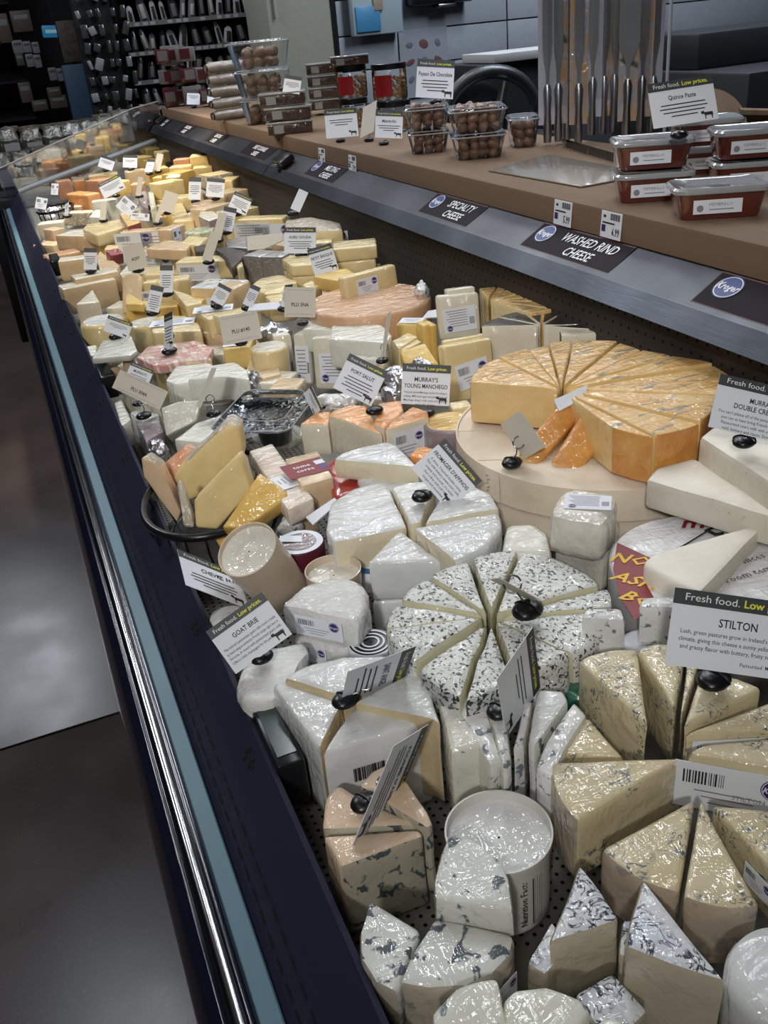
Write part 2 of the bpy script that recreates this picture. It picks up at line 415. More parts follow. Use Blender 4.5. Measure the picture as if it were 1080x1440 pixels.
# ---------------- section signs on the ramp ----------------
RU = Vector((.060, 0, .036)).normalized(); RR = Vector((0, -1, 0)); RN = RU.cross(RR)*-1
if RN.z < 0: RN = -RN
def ramp_sign(px, py, length, lines, label, logo=True, hgt=.064, tsz=.027, ww=None):
    # px,py: pixel of the sign's upper left corner at the wood edge
    d = ray(px, py); t = (1.150-H)/d.z; y0 = (O+d*t).y
    c = Vector((.8835, y0-length/2, 1.1325)) + RN*.0012
    th = thing('section_sign', c, label, 'sign', 'section signs along the steel ramp')
    Mx = frame(c, RR, RU)
    bm = bmesh.new(); add_box(bm, (0, 0, 0), length, hgt, .0012, mi=0); add_box(bm, (0, hgt/2-.0012, .0002), length, .0026, .0012, mi=1); add_box(bm, (0, -hgt/2+.0012, .0002), length, .0020, .0012, mi=1); add_box(bm, (-length/2+.001, 0, .0002), .002, hgt, .0012, mi=1)
    o = finish(bm, 'plate', [M_signblk, M_maroon], th, smooth=False); put(o, Mx, th)
    bm = bmesh.new()
    for i, s in enumerate(lines):
        add_text(bm, s, (.03 if logo else 0), .004-i*.027, tsz, 'CENTER', 0, .012, .25, ww or .86, .0015, 2)
    put(new_obj('lettering', flat_mesh(bm, 'lettering', [M_white]), th), Mx, th)
    if logo:
        bm = bmesh.new(); add_logo(bm, -length/2+.036, .008, .021, .0015, M=0, sx=1.15)
        put(new_obj('round_logo', flat_mesh(bm, 'round_logo', [M_blue, M_white]), th), Mx, th)
    return th
def add_logo(bm, x, y, r, z, M=0, sx=1.0, text=True, mb=0, mw=1):
    def dd(rr, zz, mi, n=24):
        f = bm.faces.new([bm.verts.new((x+sx*rr*math.cos(a*2*math.pi/n), y+rr*math.sin(a*2*math.pi/n), zz)) for a in range(n)]); f.material_index = mi
    dd(r, z, mb); dd(r*.93, z+.00012, mw); dd(r*.87, z+.00024, mb)
    if text: add_text(bm, 'Kroger', x, y-r*.26, r*.72*sx, 'CENTER', mw, .02, .35, .80, z+.0004)
ramp_sign(1025, 380, .30, ['', 'CHEESE'], 'black and red section sign cut off by the right edge of the photo', True)
ramp_sign(767, 312.6, .275, ['WASHED RIND', 'CHEESE'], 'section sign reading WASHED RIND CHEESE')
ramp_sign(625, 270, .235, ['SPECIALTY', 'CHEESE'], 'section sign reading SPECIALTY CHEESE')
ramp_sign(450, 225, .255, ['MELTING', 'CHEESE'], 'section sign reading MELTING CHEESE')
ramp_sign(356, 199, .33, ['SHEET COOKABLE', 'CHEESE'], 'grey section sign left of the ramp joint', False, ww=.7)
ramp_sign(309, 184, .24, ['GRATING', 'CHEESE'], 'section sign two along from the ramp joint towards the far end', False)
ramp_sign(268, 173, .22, ['SNACKING', 'CHEESE'], 'section sign third from the far end panel', False)
ramp_sign(237, 165.5, .17, ['SLICING', 'CHEESE'], 'dim section sign closest to the far end panel', False)
# shelf-edge price tags on the wood
def shelf_tag(px, py, price, label, n=0):
    p = atX(px, py, .9105)
    th = thing('shelf_tag', p, label, 'price tag', None)
    Mx = frame(p + Vector((-.001, 0, 0)), RR, (Z1 + Vector((.08, 0, 0))).normalized())
    w_, h_ = .056, .042
    bm = bmesh.new(); add_box(bm, (0, 0, 0), w_, h_, .0012, bev=.0004)
    put(finish(bm, 'tag_paper', M_paper, th, smooth=False), Mx, th)
    bm = bmesh.new(); z = .0010
    for i in range(13): add_quad(bm, Vector((-.002+i*.0021, .0135, z)), X1, Y1, .0008+.0006*((i*7) % 3), .010)
    add_quad(bm, Vector((-.006, .003, z)), X1, Y1, .034, .0025)
    add_text(bm, price, .025, -.015, .017, 'RIGHT', 0, .03, 0, .72, z)
    add_quad(bm, Vector((-.019, -.006, z)), X1, Y1, .011, .011, 1); add_quad(bm, Vector((-.018, .013, z)), X1, Y1, .007, .004)
    put(new_obj('print', flat_mesh(bm, 'print', [M_ink, M_purple]), th), Mx, th)
shelf_tag(792, 300, '5.99', 'white shelf tag priced 5.99, left of the 6.99 tag'); shelf_tag(860, 317, '6.99', 'white shelf tag priced 6.99 above WASHED RIND')
shelf_tag(453, 219, '6.99', 'small white shelf tag above the MELTING CHEESE logo'); shelf_tag(496, 230, '7.99', 'small white shelf tag above the end of the MELTING CHEESE sign')
# ---------------- cheese, labels, cards ----------------
C = {}
def cm(k, *a, **kw): C[k] = cheese(*a, **kw)
cm('brie', 'bloomy_white_rind', (.72, .73, .73), (.63, .64, .64))
cm('brie2', 'chalky_white_rind_dry', (.90, .86, .76), (.84, .79, .68), wrap=.15, rough=.75)
cm('wbrie', 'brie_in_crumpled_film', (.74, .74, .72), (.66, .66, .63), bump=1, wr=2.6)
cm('washed', 'pinkish_washed_rind', (.74, .60, .48), (.78, .72, .64), bump=.8, wr=2)
cm('bpaste', 'soft_cream_paste', (.74, .67, .50), (.68, .60, .43))
cm('bpaste2', 'ivory_paste_flecked', (.72, .68, .58), (.66, .61, .50), spots=((.42, .36, .28), 120, .70), wrap=.3)
cm('grind', 'thin_grey_white_rind', (.68, .69, .68), (.58, .59, .58))
cm('tpaste', 'deep_cream_paste', (.60, .49, .30), (.52, .42, .25))
cm('ash', 'ash_speckled_white_rind', (.72, .73, .70), (.60, .61, .58), spots=((.03, .03, .03), 290, .548, (1, .75, 1)), wr=2.0)
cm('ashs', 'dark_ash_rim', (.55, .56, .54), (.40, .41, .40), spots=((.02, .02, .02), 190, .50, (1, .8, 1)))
cm('apaste', 'pale_yellow_green_paste', (.60, .58, .42), (.52, .49, .33))
cm('stil', 'blue_veined_ivory', (.64, .56, .37), (.58, .49, .29), veins=((.09, .12, .15), 88, .026, 26, .475))
cm('stilr', 'dusty_brown_blue_rind', (.50, .40, .29), (.40, .33, .26), spots=((.30, .26, .24), 40, .56))
cm('gorg', 'white_with_blue_cracks', (.72, .73, .72), (.60, .65, .74), veins=((.03, .04, .07), 76, .036, 18, .40))
cm('gpaste', 'dull_cream_side', (.56, .50, .38), (.50, .44, .33))
cm('dan', 'white_with_slate_blotches', (.68, .69, .65), (.62, .63, .58), spots=((.08, .10, .12), 66, .568))
cm('danr', 'cream_brown_edge', (.50, .45, .36), (.44, .39, .31), spots=((.16, .17, .17), 60, .66))
cm('camb', 'peach_tan_rind', (.72, .50, .33), (.72, .58, .44))
cm('cambp', 'grey_mould_side', (.47, .43, .32), (.40, .37, .29), spots=((.06, .08, .09), 90, .565, (1, 1, .8)))
cm('wht', 'white_crumbly', (.70, .70, .62), (.63, .63, .54), spots=((.16, .20, .22), 70, .66))
cm('amber', 'amber_washed_rind', (.56, .215, .035), (.72, .36, .085), bump=.5, wr=1.6)
cm('amtop', 'gold_patterned_top', (.82, .55, .24), (.74, .42, .13), spots=((.30, .27, .22), 55, .585, (.5, 1.6, 1)), wr=2.2)
cm('ampaste', 'warm_yellow_paste', (.78, .56, .25), (.72, .50, .20))
cm('yel', 'butter_yellow', (.80, .57, .19), (.74, .50, .15), wrap=.5)
cm('yel2', 'pale_straw', (.80, .66, .36), (.74, .58, .29))
cm('yel3', 'pale_straw_bare', (.80, .62, .30), (.72, .54, .24), wrap=.15)
cm('gold', 'gold_yellow', (.76, .50, .13), (.70, .44, .10))
cm('cheddar', 'orange_block', (.78, .36, .13), (.72, .31, .11))
cm('pinkor', 'salmon_orange', (.72, .36, .20), (.66, .32, .17))
cm('munst', 'bright_orange_rind', (.85, .33, .07), (.80, .42, .18))
cm('ivory', 'ivory_paste', (.74, .70, .58), (.70, .65, .52))
cm('ivory2', 'cool_ivory_paste', (.68, .68, .60), (.62, .62, .54))
cm('moz', 'milky_white', (.78, .78, .70), (.72, .72, .64), wr=1.8)
cm('tan', 'tan_paste', (.68, .50, .32), (.62, .44, .27))
cm('beige', 'beige_paste', (.72, .55, .34), (.66, .49, .30))
cm('pinkr', 'pink_brown_rind', (.68, .41, .24), (.62, .36, .20))
cm('natr', 'rustic_grey_brown_rind', (.40, .33, .24), (.52, .46, .36), spots=((.72, .68, .60), 90, .55), wrap=.4, bump=.6)
cm('greyr', 'rough_grey_rind', (.18, .165, .16), (.25, .235, .22), spots=((.35, .33, .31), 120, .6), wrap=.3, bump=.8)
cm('blackr', 'black_wax_rind', (.025, .02, .02), (.05, .04, .035), wrap=.35)
cm('redw', 'red_wax', (.25, .02, .03), (.20, .015, .025))
cm('purp', 'purple_brown_rind', (.22, .17, .19), (.30, .24, .25))
cm('foil', 'crumpled_silver_foil', (.62, .62, .66), (.40, .40, .44), bump=1)
cm('pinkst', 'pink_striped_wrap', (.70, .48, .40), (.58, .22, .20), spots=((.80, .66, .56), 30, .52, (4, .6, 1)))
cm('crumb', 'white_mottled_rind', (.76, .76, .74), (.62, .63, .63), spots=((.16, .19, .22), 85, .585))
cm('goat', 'wrinkled_cream_rind', (.74, .72, .65), (.64, .61, .53), bump=.8)
cm('green', 'green_herb_coat', (.42, .46, .30), (.60, .62, .44), spots=((.16, .22, .10), 90, .55))
for k in ('foil',):
    b_ = C[k].node_tree.nodes['Principled BSDF']; b_.inputs['Metallic'].default_value = .85; b_.inputs['Roughness'].default_value = .3
_st = {}
def sticker_mesh(style, w_, h_):
    k = (style, round(w_, 3), round(h_, 3))
    if k in _st: return _st[k]
    bm = bmesh.new(); z = .0004
    c = [Vector((x*w_/2, y*h_/2, 0)) for x, y in ((-1, -1), (1, -1), (1, 1), (-1, 1))]
    add_prism(bm, [p+Vector((0, 0, .0002)) for p in c], Vector((0, 0, -.0006)), 0, None, 0)
    r_ = random.Random(5)
    if style in ('S', 'T', 'K'):
        bw = w_*.34; x = -w_*.42
        while x < -w_*.42+bw:
            a = r_.choice((.5, .9, 1.4))*w_*.011
            add_quad(bm, Vector((x, h_*.20, z)), X1, Y1, a, h_*.28, 1); x += a+w_*.012
        for i in range(3): add_quad(bm, Vector((-w_*.05, -h_*.08-i*h_*.12, z)), X1, Y1, w_*(.55-.12*i), h_*.028, 2)
        if style != 'T': add_logo(bm, w_*.33, h_*.20, min(w_*.13, h_*.24), z, mb=3, mw=0)
        if style == 'K': add_text(bm, 'STILTON', w_*.12, -h_*.14, h_*.13, 'CENTER', 2, .01, 0, 1, z+.0001)
    if style == 'L':                    # dense text label with logo
        for i in range(7):
            add_quad(bm, Vector((-w_*.08+w_*.02*(i % 3), h_*.38-i*h_*.105, z)), X1, Y1, w_*(.66-.06*(i % 3)), h_*.03, 2)
        for i in range(10): add_quad(bm, Vector((w_*.30+i*w_*.016, -h_*.10, z)), X1, Y1, w_*.008, h_*.30, 1)
        add_logo(bm, -w_*.33, -h_*.33, min(w_, h_)*.13, z, mb=3, mw=0)
    if style == 'P':
        for i in range(3): add_quad(bm, Vector((0, h_*.22-i*h_*.2, z)), X1, Y1, w_*(.7-.15*i), h_*.05, 2)
    me = flat_mesh(bm, 'label', [M_paper, M_ink, M_grey, M_purple]); _st[k] = me; return me
class T_:                              # a built thing with the frames of its faces
    pass
def poly_thing(name, label, cat, top, down, kinds, mats, names, bev, group=None, segs=2, ti=0, bi=0, amp=0.0):
    th = thing(name, sum(top, Vector())/len(top)+down, label, cat, group)
    bm = bmesh.new(); add_prism(bm, top, down, bev, kinds, (ti, bi), segs)
    if amp:
        bmesh.ops.triangulate(bm, faces=bm.faces[:])
        for _ in range(2):
            es = [e for e in bm.edges if e.calc_length() > .013]
            if es: bmesh.ops.subdivide_edges(bm, edges=es, cuts=1); bmesh.ops.triangulate(bm, faces=[f for f in bm.faces if len(f.verts) > 3])
        for v in bm.verts: v.co += noise.noise_vector(v.co*28)*amp + noise.noise_vector(v.co*75)*amp*.35
    used = sorted({f.material_index for f in bm.faces})
    bmesh.ops.recalc_face_normals(bm, faces=bm.faces)
    for k in used:
        b2 = bm.copy(); bmesh.ops.delete(b2, geom=[f for f in b2.faces if f.material_index != k], context='FACES')
        for f in b2.faces: f.material_index = 0
        bmesh.ops.translate(b2, verts=b2.verts, vec=-th.location)
        me = bpy.data.meshes.new(names[k]); b2.to_mesh(me); b2.free(); me.materials.append(C[mats[k]] if isinstance(mats[k], str) else mats[k])
        me.polygons.foreach_set('use_smooth', [True]*len(me.polygons)); me.set_sharp_from_angle(angle=math.radians(50))
        new_obj(names[k], me, th)
    bm.free()
    t = T_(); t.th = th; t.top = top; t.down = down; return t
def area2(pp):
    return sum(pp[i].x*pp[(i+1) % len(pp)].y-pp[(i+1) % len(pp)].x*pp[i].y for i in range(len(pp)))
def W(label, pts, dz=0, h=.09, k=None, m=('bpaste', 'brie'), bul=.10, bev=.004, name='cheese_wedge', group=None, tilt=(0, 0), lower=0, amp=.0012, ti=1, segs=2, cat='cheese'):
    """pie wedge or slab from the outline of its top face (pixels). k: per edge 'r' rind, 'c' cut, 'R' rind with bulge"""
    cx = sum(p[0] for p in pts)/len(pts); cy = sum(p[1] for p in pts)/len(pts); z0 = surf(cx, cy, dz).z
    V = [P(p[0], p[1], z0+(p[2] if len(p) > 2 else 0)) for p in pts]
    k = k or 'c'*len(pts)
    top, kinds = [], []
    cen = sum(V, Vector())/len(V)
    for i, c in enumerate(k):
        a, b = V[i], V[(i+1) % len(V)]
        top.append(a)
        if c == 'R':
            n = 5; o_ = (b-a).cross(Z1); 
            if o_.dot((a+b)/2-cen) < 0: o_ = -o_
            for j in range(1, n):
                t = j/n; kinds.append(1); top.append(a.lerp(b, t)+o_*bul*4*t*(1-t))
        kinds.append(0 if c == 'c' else 1)
    if area2(top) < 0:
        top = top[::-1]; kinds = kinds[::-1]; kinds = kinds[1:]+kinds[:1]
    # normal-based down when tilted
    n = Vector()
    for i in range(len(top)):
        n += (top[i]-cen).cross(top[(i+1) % len(top)]-cen)
    n.normalize(); down = -n*h
    bi_ = 1 if 1 in kinds else 0
    t = poly_thing(name, label, cat, top, down, kinds, m, ('paste', 'rind'), bev, group, segs, ti, bi_, amp)
    t.V = V; t.n = n; t.cen = cen
    for j in range(lower):
        off = down*(1.03*(j+1)) + Vector((random.uniform(-.004, .004), random.uniform(-.004, .004), 0))
        tt = poly_thing(name, label+(', piece beneath it' if j == 0 else ', lowest in the stack'), cat, [p+off for p in top], down, kinds, m, ('paste', 'rind'), bev, group, segs, ti, bi_, amp)
    return t
def box_sub(th, c, sx, sy, sz, M, name, m, bev=0):
    bm = bmesh.new(); add_box(bm, c, sx, sy, sz, M, bev); return finish(bm, name, m, th, th.location)
def B(label, p0, p1, dz=0, depth_=.05, h=.08, m=('yel2',), lean=0, dL=None, bev=.004, name='cheese_block', group=None, kinds=None, lower=0, amp=.0008, cat='cheese', z=None, skew=0):
    """block from the pixel ends of its top front edge; dL: depth at the left end (taper); lean: degrees the top tips back"""
    if len(m) == 1: m = (m[0], m[0])
    mx, my = (p0[0]+p1[0])/2, (p0[1]+p1[1])/2
    z0 = z if z is not None else surf(mx, my, dz).z
    a = P(p0[0], p0[1], z0+(p0[2] if len(p0) > 2 else 0)); b = P(p1[0], p1[1], z0+(p1[2] if len(p1) > 2 else 0))
    r = (b-a).normalized(); back = Z1.cross(r).normalized()
    u = r.cross(back)*-1
    if u.z < 0: u = -u
    L_ = math.radians(lean); u2 = u*math.cos(L_)+back*math.sin(L_); b2 = back*math.cos(L_)-u*math.sin(L_)
    dl = depth_ if dL is None else dL
    top = [a, b, b+b2*depth_+r*skew, a+b2*max(dl, .002)+r*skew]
    if dl < .004: top = [a, b, b+b2*depth_+r*skew]
    kk = kinds if kinds is not None else [0]*4
    t = poly_thing(name, label, cat, top, -u2*h, kk[:len(top)], m, ('paste', 'rind'), bev, group, 2, kk[4] if len(kk) > 4 else 0, 0, amp)
    t.a, t.b, t.r, t.u, t.bk, t.h, t.d = a, b, r, u2, b2, h, depth_; t.len = (b-a).length
    for j in range(lower):
        off = Vector((random.uniform(-.006, .006), random.uniform(-.006, .006), 0)) - u2*(h*1.02*(j+1))
        poly_thing(name, label+(', piece beneath it' if j == 0 else ', lowest in the stack' if j == lower-1 else ', third down'), cat, [p+off for p in top], -u2*h, kk[:len(top)], m, ('paste', 'rind'), bev, group, 2, kk[4] if len(kk) > 4 else 0, 0, amp)
    return t
def lab_f(t, u=.5, v=.5, w_=.05, h_=.035, style='S', rot=0):      # label on the front face of a B
    o = t.a + t.r*t.len*u - t.u*t.h*v - t.bk*.0016
    q = math.radians(rot); r = t.r*math.cos(q)+t.u*math.sin(q); up = t.u*math.cos(q)-t.r*math.sin(q)
    put(new_obj('label', sticker_mesh(style, w_, h_), t.th), frame(o, r, up), t.th)
def lab_t(t, u=.5, v=.5, w_=.05, h_=.035, style='S', rot=0):      # on the top face of a B
    o = t.a + t.r*t.len*u + t.bk*t.d*v + t.u*.0014
    q = math.radians(rot); r = t.r*math.cos(q)+t.bk*math.sin(q); up = t.bk*math.cos(q)-t.r*math.sin(q)
    put(new_obj('label', sticker_mesh(style, w_, h_), t.th), frame(o, r, up), t.th)
def lab_w(t, i, u=.5, v=.5, w_=.05, h_=.035, style='S', out=.0016, rot=0):   # on side i of a W (edge between pts i and i+1)
    a, b = t.V[i], t.V[(i+1) % len(t.V)]
    r = (b-a).normalized(); o_ = r.cross(t.n).normalized()
    if o_.dot((a+b)/2-t.cen) < 0: o_ = -o_
    if r.dot(CR) < 0: r = -r; u = 1-u; a, b = b, a
    up = t.n
    q = math.radians(rot); r2 = r*math.cos(q)+up*math.sin(q); up2 = up*math.cos(q)-r*math.sin(q)
    put(new_obj('label', sticker_mesh(style, w_, h_), t.th), frame(a.lerp(b, u)+t.down*v+o_*out, r2, up2), t.th)
def lab_top(t, px, py, w_, h_, style='L', rot=0):                 # on the top face of a W, at a pixel
    d = ray(px, py); s = (t.cen-O).dot(t.n)/d.dot(t.n); o = O+d*s+t.n*.0018
    r = (CR-t.n*CR.dot(t.n)).normalized(); up = t.n.cross(r)
    q = math.radians(rot); r2 = r*math.cos(q)+up*math.sin(q); up2 = up*math.cos(q)-r*math.sin(q)
    put(new_obj('label', sticker_mesh(style, w_, h_), t.th), frame(o, r2, up2), t.th)
def wheel(cpx, rim, R, h, m, labels, dz=0, gap=.0022, bev=.003, group=None, z=None, amp=.0009, skip=(), ti=1, name='cheese_wedge', closed=True, jit=0):
    """wheel cut into wedges: rim = pixels of the cuts at the rim, clockwise or not"""
    z0 = z if z is not None else surf(*cpx, dz).z
    c = P(cpx[0], cpx[1], z0); n = len(rim)
    A = [math.atan2(P(x, y, z0).y-c.y, P(x, y, z0).x-c.x) for x, y in rim]
    D = [(P(x, y, z0)-c).length for x, y in rim]
    out = []
    for i in range(n if closed else n-1):
        if i in skip: continue
        a0, a1 = A[i], A[(i+1) % n]; d0, d1 = D[i], D[(i+1) % n]
        while a1-a0 > math.pi: a1 -= 2*math.pi
        while a1-a0 < -math.pi: a1 += 2*math.pi
        am = (a0+a1)/2; off = Vector((math.cos(am), math.sin(am), 0))*gap/max(.2, abs(math.sin((a1-a0)/2)))
        if R: d0 = d1 = R
        pts = [c+off]; kinds = [0]; k = 7
        jz = random.uniform(-jit, jit)
        for j in range(k+1):
            t = j/k; a = a0+(a1-a0)*t; d = d0+(d1-d0)*t
            pts.append(c+off+Vector((math.cos(a), math.sin(a), 0))*(d-gap*1.5)); kinds.append(1 if j < k else 0)
        if a1 < a0: pts = pts[::-1]; kinds = kinds[::-1]; kinds = kinds[1:]+kinds[:1]
        pts = [p+Vector((0, 0, jz)) for p in pts]
        t = poly_thing(name, labels[i] if isinstance(labels, (list, tuple)) else labels, 'cheese', pts, Vector((0, 0, -h)), kinds, m, ('paste', 'rind'), bev, group, 2, ti, 1, amp)
        out.append(t)
    return c, z0, out
# -------- price cards --------
_cards = {}
def card_mesh(k, w_, h_):
    key = (k, round(w_, 3), round(h_, 3))
    if key not in _cards:
        bm = bmesh.new()
        if k == 'card': add_box(bm, (0, 0, 0), w_, h_, .0006); ms = [M_paper]
        if k == 'plain': add_box(bm, (0, 0, 0), w_, h_, .0006); ms = [M_cream]
        if k == 'band':
            add_box(bm, (0, h_*.40, .0005), w_, h_*.20, .0005); ms = [M_dark]
        if k == 'slogan':
            sz = min(h_*.135, w_*.088)
            for q_, x_, mi_, bo_ in (('Fresh food.', -.42, 0, 0), ('Low prices.', .02, 1, .02)):
                b2 = bmesh.new(); add_text(b2, q_, 0, 0, sz, 'LEFT', mi_, bo_, res=3); wd = max(v.co.x for v in b2.verts); f_ = w_*(.41 if mi_ == 0 else .40)/wd
                for v in b2.verts: v.co = Vector((v.co.x*f_+w_*x_, v.co.y+h_*.36, .0009))
                m_ = bpy.data.meshes.new('x'); b2.to_mesh(m_); b2.free(); bm.from_mesh(m_); bpy.data.meshes.remove(m_)
            ms = [M_white, M_lime]
        if k == 'cow':
            x, y, s = w_*.36, -h_*.36, h_*.10
            for q in ([(-1, .5), (.9, .5), (1, -.2), (-.9, -.2)], [(-1.7, .75), (-1, .85), (-.9, .1), (-1.6, .2)], [(-.9, -.1), (-.6, -.1), (-.65, -1), (-.85, -1)], [(.55, -.1), (.9, -.1), (.85, -1), (.65, -1)]):
                bm.faces.new([bm.verts.new((x+a*s, y+b*s, .0007)) for a, b in q][::-1])
            ms = [M_ink]
        _cards[key] = flat_mesh(bm, {'card': 'paper', 'plain': 'paper', 'band': 'header_band', 'slogan': 'slogan', 'cow': 'animal_mark'}[k], ms)
    return _cards[key]
def fit_text(bm, s, w_, y, size, bold, xs):
    b2 = bmesh.new(); add_text(b2, s, 0, 0, size, 'CENTER', 0, bold, 0, xs, 0, 2)
    wd = max([abs(v.co.x) for v in b2.verts] or [1])*2; f_ = min(1, w_*.9/wd)
    for v in b2.verts: v.co = Vector((v.co.x*f_, v.co.y+y, .0006))
    m_ = bpy.data.meshes.new('x'); b2.to_mesh(m_); b2.free(); bm.from_mesh(m_); bpy.data.meshes.remove(m_)
def card(label, cx, cy, wpx, hpx, roll, yaw=0, pitch=0, puck=None, dz=0, title='', body=5, kind='card', sub=None, back=False, zp=None, tsz=.11, near=False, puckr=.0075, name='price_card', noclip=False, corners=None, ratio=1.3, price=None):
    puck = puck or (cx, cy+hpx*.6)
    pp = P(puck[0], puck[1], zp) if zp is not None else surf(puck[0], puck[1], dz)
    dp = depth(pp); mpp = dp/FPX
    w_, h_ = round(wpx*mpp, 3), round(hpx*mpp, 3)
    q = ray(cx, cy); c = O + q*(dp*.99/FPX)
    a = math.radians(roll); R_ = CR*math.cos(a)-CU*math.sin(a); U_ = CR*math.sin(a)+CU*math.cos(a)
    y = math.radians(yaw); R2 = R_*math.cos(y)+CN*math.sin(y); N2 = R2.cross(U_)
    p = math.radians(pitch); U2 = U_*math.cos(p)+N2*math.sin(p)
    if corners:                        # orientation of a real rectangle from three of its corners (TL, TR, BL)
        (x0, y0), (x1, y1), (x2, y2) = corners
        A2 = Vector((x1-x0, -(y1-y0))); B2 = Vector((x0-x2, -(y0-y2)))
        S_ = A2.dot(B2); q_ = A2.length_squared-ratio**2*B2.length_squared
        t_ = (-q_+math.sqrt(q_*q_+4*ratio**2*S_*S_))/2; az = math.sqrt(max(t_, 1e-6)); bz = -S_/az
        if bz > 0: az, bz = -az, -bz
        c = O + ray((x1+x2)/2, (y1+y2)/2)*(dp*.985/FPX)
        ln = (O-c).normalized(); lr = (CR-ln*CR.dot(ln)).normalized(); lu = ln.cross(lr)
        R2 = lr*A2.x+lu*A2.y+ln*az; U2 = lr*B2.x+lu*B2.y+ln*bz
        w_ = round(R2.length*mpp, 3); h_ = round(U2.length*mpp, 3)
    th = thing(name, pp, label, 'price card'); M = frame(c, R2, U2)
    put(new_obj('paper', card_mesh('plain' if kind == 'plain' else 'card', w_, h_), th), M, th)
    bm = bmesh.new(); ink = False
    if kind == 'card':
        put(new_obj('header_band', card_mesh('band', w_, h_), th), M, th)
        if wpx > 26: put(new_obj('slogan', card_mesh('slogan', w_, h_), th), M, th)
        if wpx > 26: put(new_obj('animal_mark', card_mesh('cow', w_, h_), th), M, th)
    yy = .19 if kind == 'card' else 0
    if title:
        for s in title.split('|'):
            fit_text(bm, s, w_, (yy-tsz)*h_, tsz*h_*1.25, .015, .85); yy -= tsz*1.35; ink = True
    rr = random.Random(len(label))
    if isinstance(body, (list, tuple)):
        for s in body:
            fit_text(bm, s, w_, (yy-.09)*h_, h_*.078, .003, .95); yy -= .098; ink = True
    else:
        for i in range(body):
            if kind == 'plain': break
            ln = rr.uniform(.62, .84) if i < body-1 else .4
            add_quad(bm, Vector((0, (yy-.08)*h_, .0006)), X1, Y1, w_*ln, h_*.024); yy -= .085; ink = True
    if price: add_text(bm, price, w_*.42, h_*.10, h_*.13, 'RIGHT', 0, .01, 0, .9, .0006)
    if sub: add_text(bm, sub, w_*.05, -h_*.40, h_*.07, 'LEFT', 0, .005, 0, .9, .0006)
    if ink: put(new_obj('print', flat_mesh(bm, 'print', [M_ink]), th), M, th)
    else: bm.free()
    if kind == 'plain' and title and wpx > 30:
        bm = bmesh.new()
        for s in (1, -1):
            add_quad(bm, Vector((0, s*h_*.40, .0006)), X1, Y1, w_*.8, .0006); add_quad(bm, Vector((-w_*.4, s*h_*.43, .0006)), X1, Y1, .0006, h_*.06); add_quad(bm, Vector((w_*.4, s*h_*.43, .0006)), X1, Y1, .0006, h_*.06)
        put(new_obj('slot_marks', flat_mesh(bm, 'slot_marks', [M_grey]), th), M, th)
    if noclip: return th
    pr = puckr*(1 if near else 1)
    bm = bmesh.new(); add_ellipsoid(bm, pp+Vector((0, 0, pr*.45)), pr*1.45, pr*1.2, pr*.62, Matrix.Rotation(.4, 3, 'Z'), 16)
    if near:
        add_tube(bm, [pp+Vector((0, 0, pr*.45))+Matrix.Rotation(.4, 3, 'Z') @ Vector((0, pr*1.24*math.cos(t_), pr*.66*math.sin(t_))) for t_ in [i*math.pi/10 for i in range(11)]], pr*.08, 5)
    finish(bm, 'clip_base', M_black, th, pp, ang=60)
    # wire: stem and ring touching the card
    e = c + (pp-c)*.5; best = pp+Vector((0, 0, pr*1.8))
    dd = (c-pp); dd = dd - CN*dd.dot(CN); k_ = min(1.0, pr*2.6/max(dd.length, 1e-4)); rc = pp + dd*k_ + CN*.003 + Vector((0, 0, pr*.4))
    bm = bmesh.new(); rr_ = pr*.72
    add_tube(bm, [rc+CR*rr_*math.cos(t_)+CU*rr_*math.sin(t_) for t_ in [i*2*math.pi/14 for i in range(14)]], pr*.085, 5, closed=True)
    add_tube(bm, [pp+Vector((0, 0, pr*.9)), (pp+rc)/2+CR*pr*.15, rc-(rc-pp).normalized()*rr_], pr*.085, 5)
    finish(bm, 'wire_clip', M_wire, th, pp, ang=60)
    return th
def QF(label, pts, dz=0, t=.03, m=('yel2', 'yel2'), a=.25, k=None, bev=.003, name='cheese_block', group=None, amp=.0007, at_=None, cat='cheese', ti=0, z=None):
    """leaning piece from the pixel outline of the face that looks towards the aisle; a: how far that face tips upward"""
    cx = sum(p[0] for p in pts)/len(pts); cy = sum(p[1] for p in pts)/len(pts)
    q = at_ or (cx, cy); p0 = P(q[0], q[1], z) if z is not None else surf(q[0], q[1], dz)
    n = (CN*(1-a)+Z1*a).normalized()
    V = [O+ray(x, y)*((p0-O).dot(n)/ray(x, y).dot(n)) for x, y in pts]
    kinds = [{'c': 0, 'r': 1}[c] for c in (k or 'c'*len(V))]
    # vertices must run counter-clockwise seen against n
    s = Vector()
    cen = sum(V, Vector())/len(V)
    for i in range(len(V)): s += (V[i]-cen).cross(V[(i+1) % len(V)]-cen)
    W_ = V
    if s.dot(n) < 0: W_ = V[::-1]; kinds = kinds[::-1]; kinds = kinds[1:]+kinds[:1]
    T = poly_thing(name, label, cat, W_, -n*t, kinds, m, ('paste', 'rind'), bev, group, 2, ti, 0, amp)
    T.n = n; T.cen = cen; T.V = V; T.down = -n*t
    return T
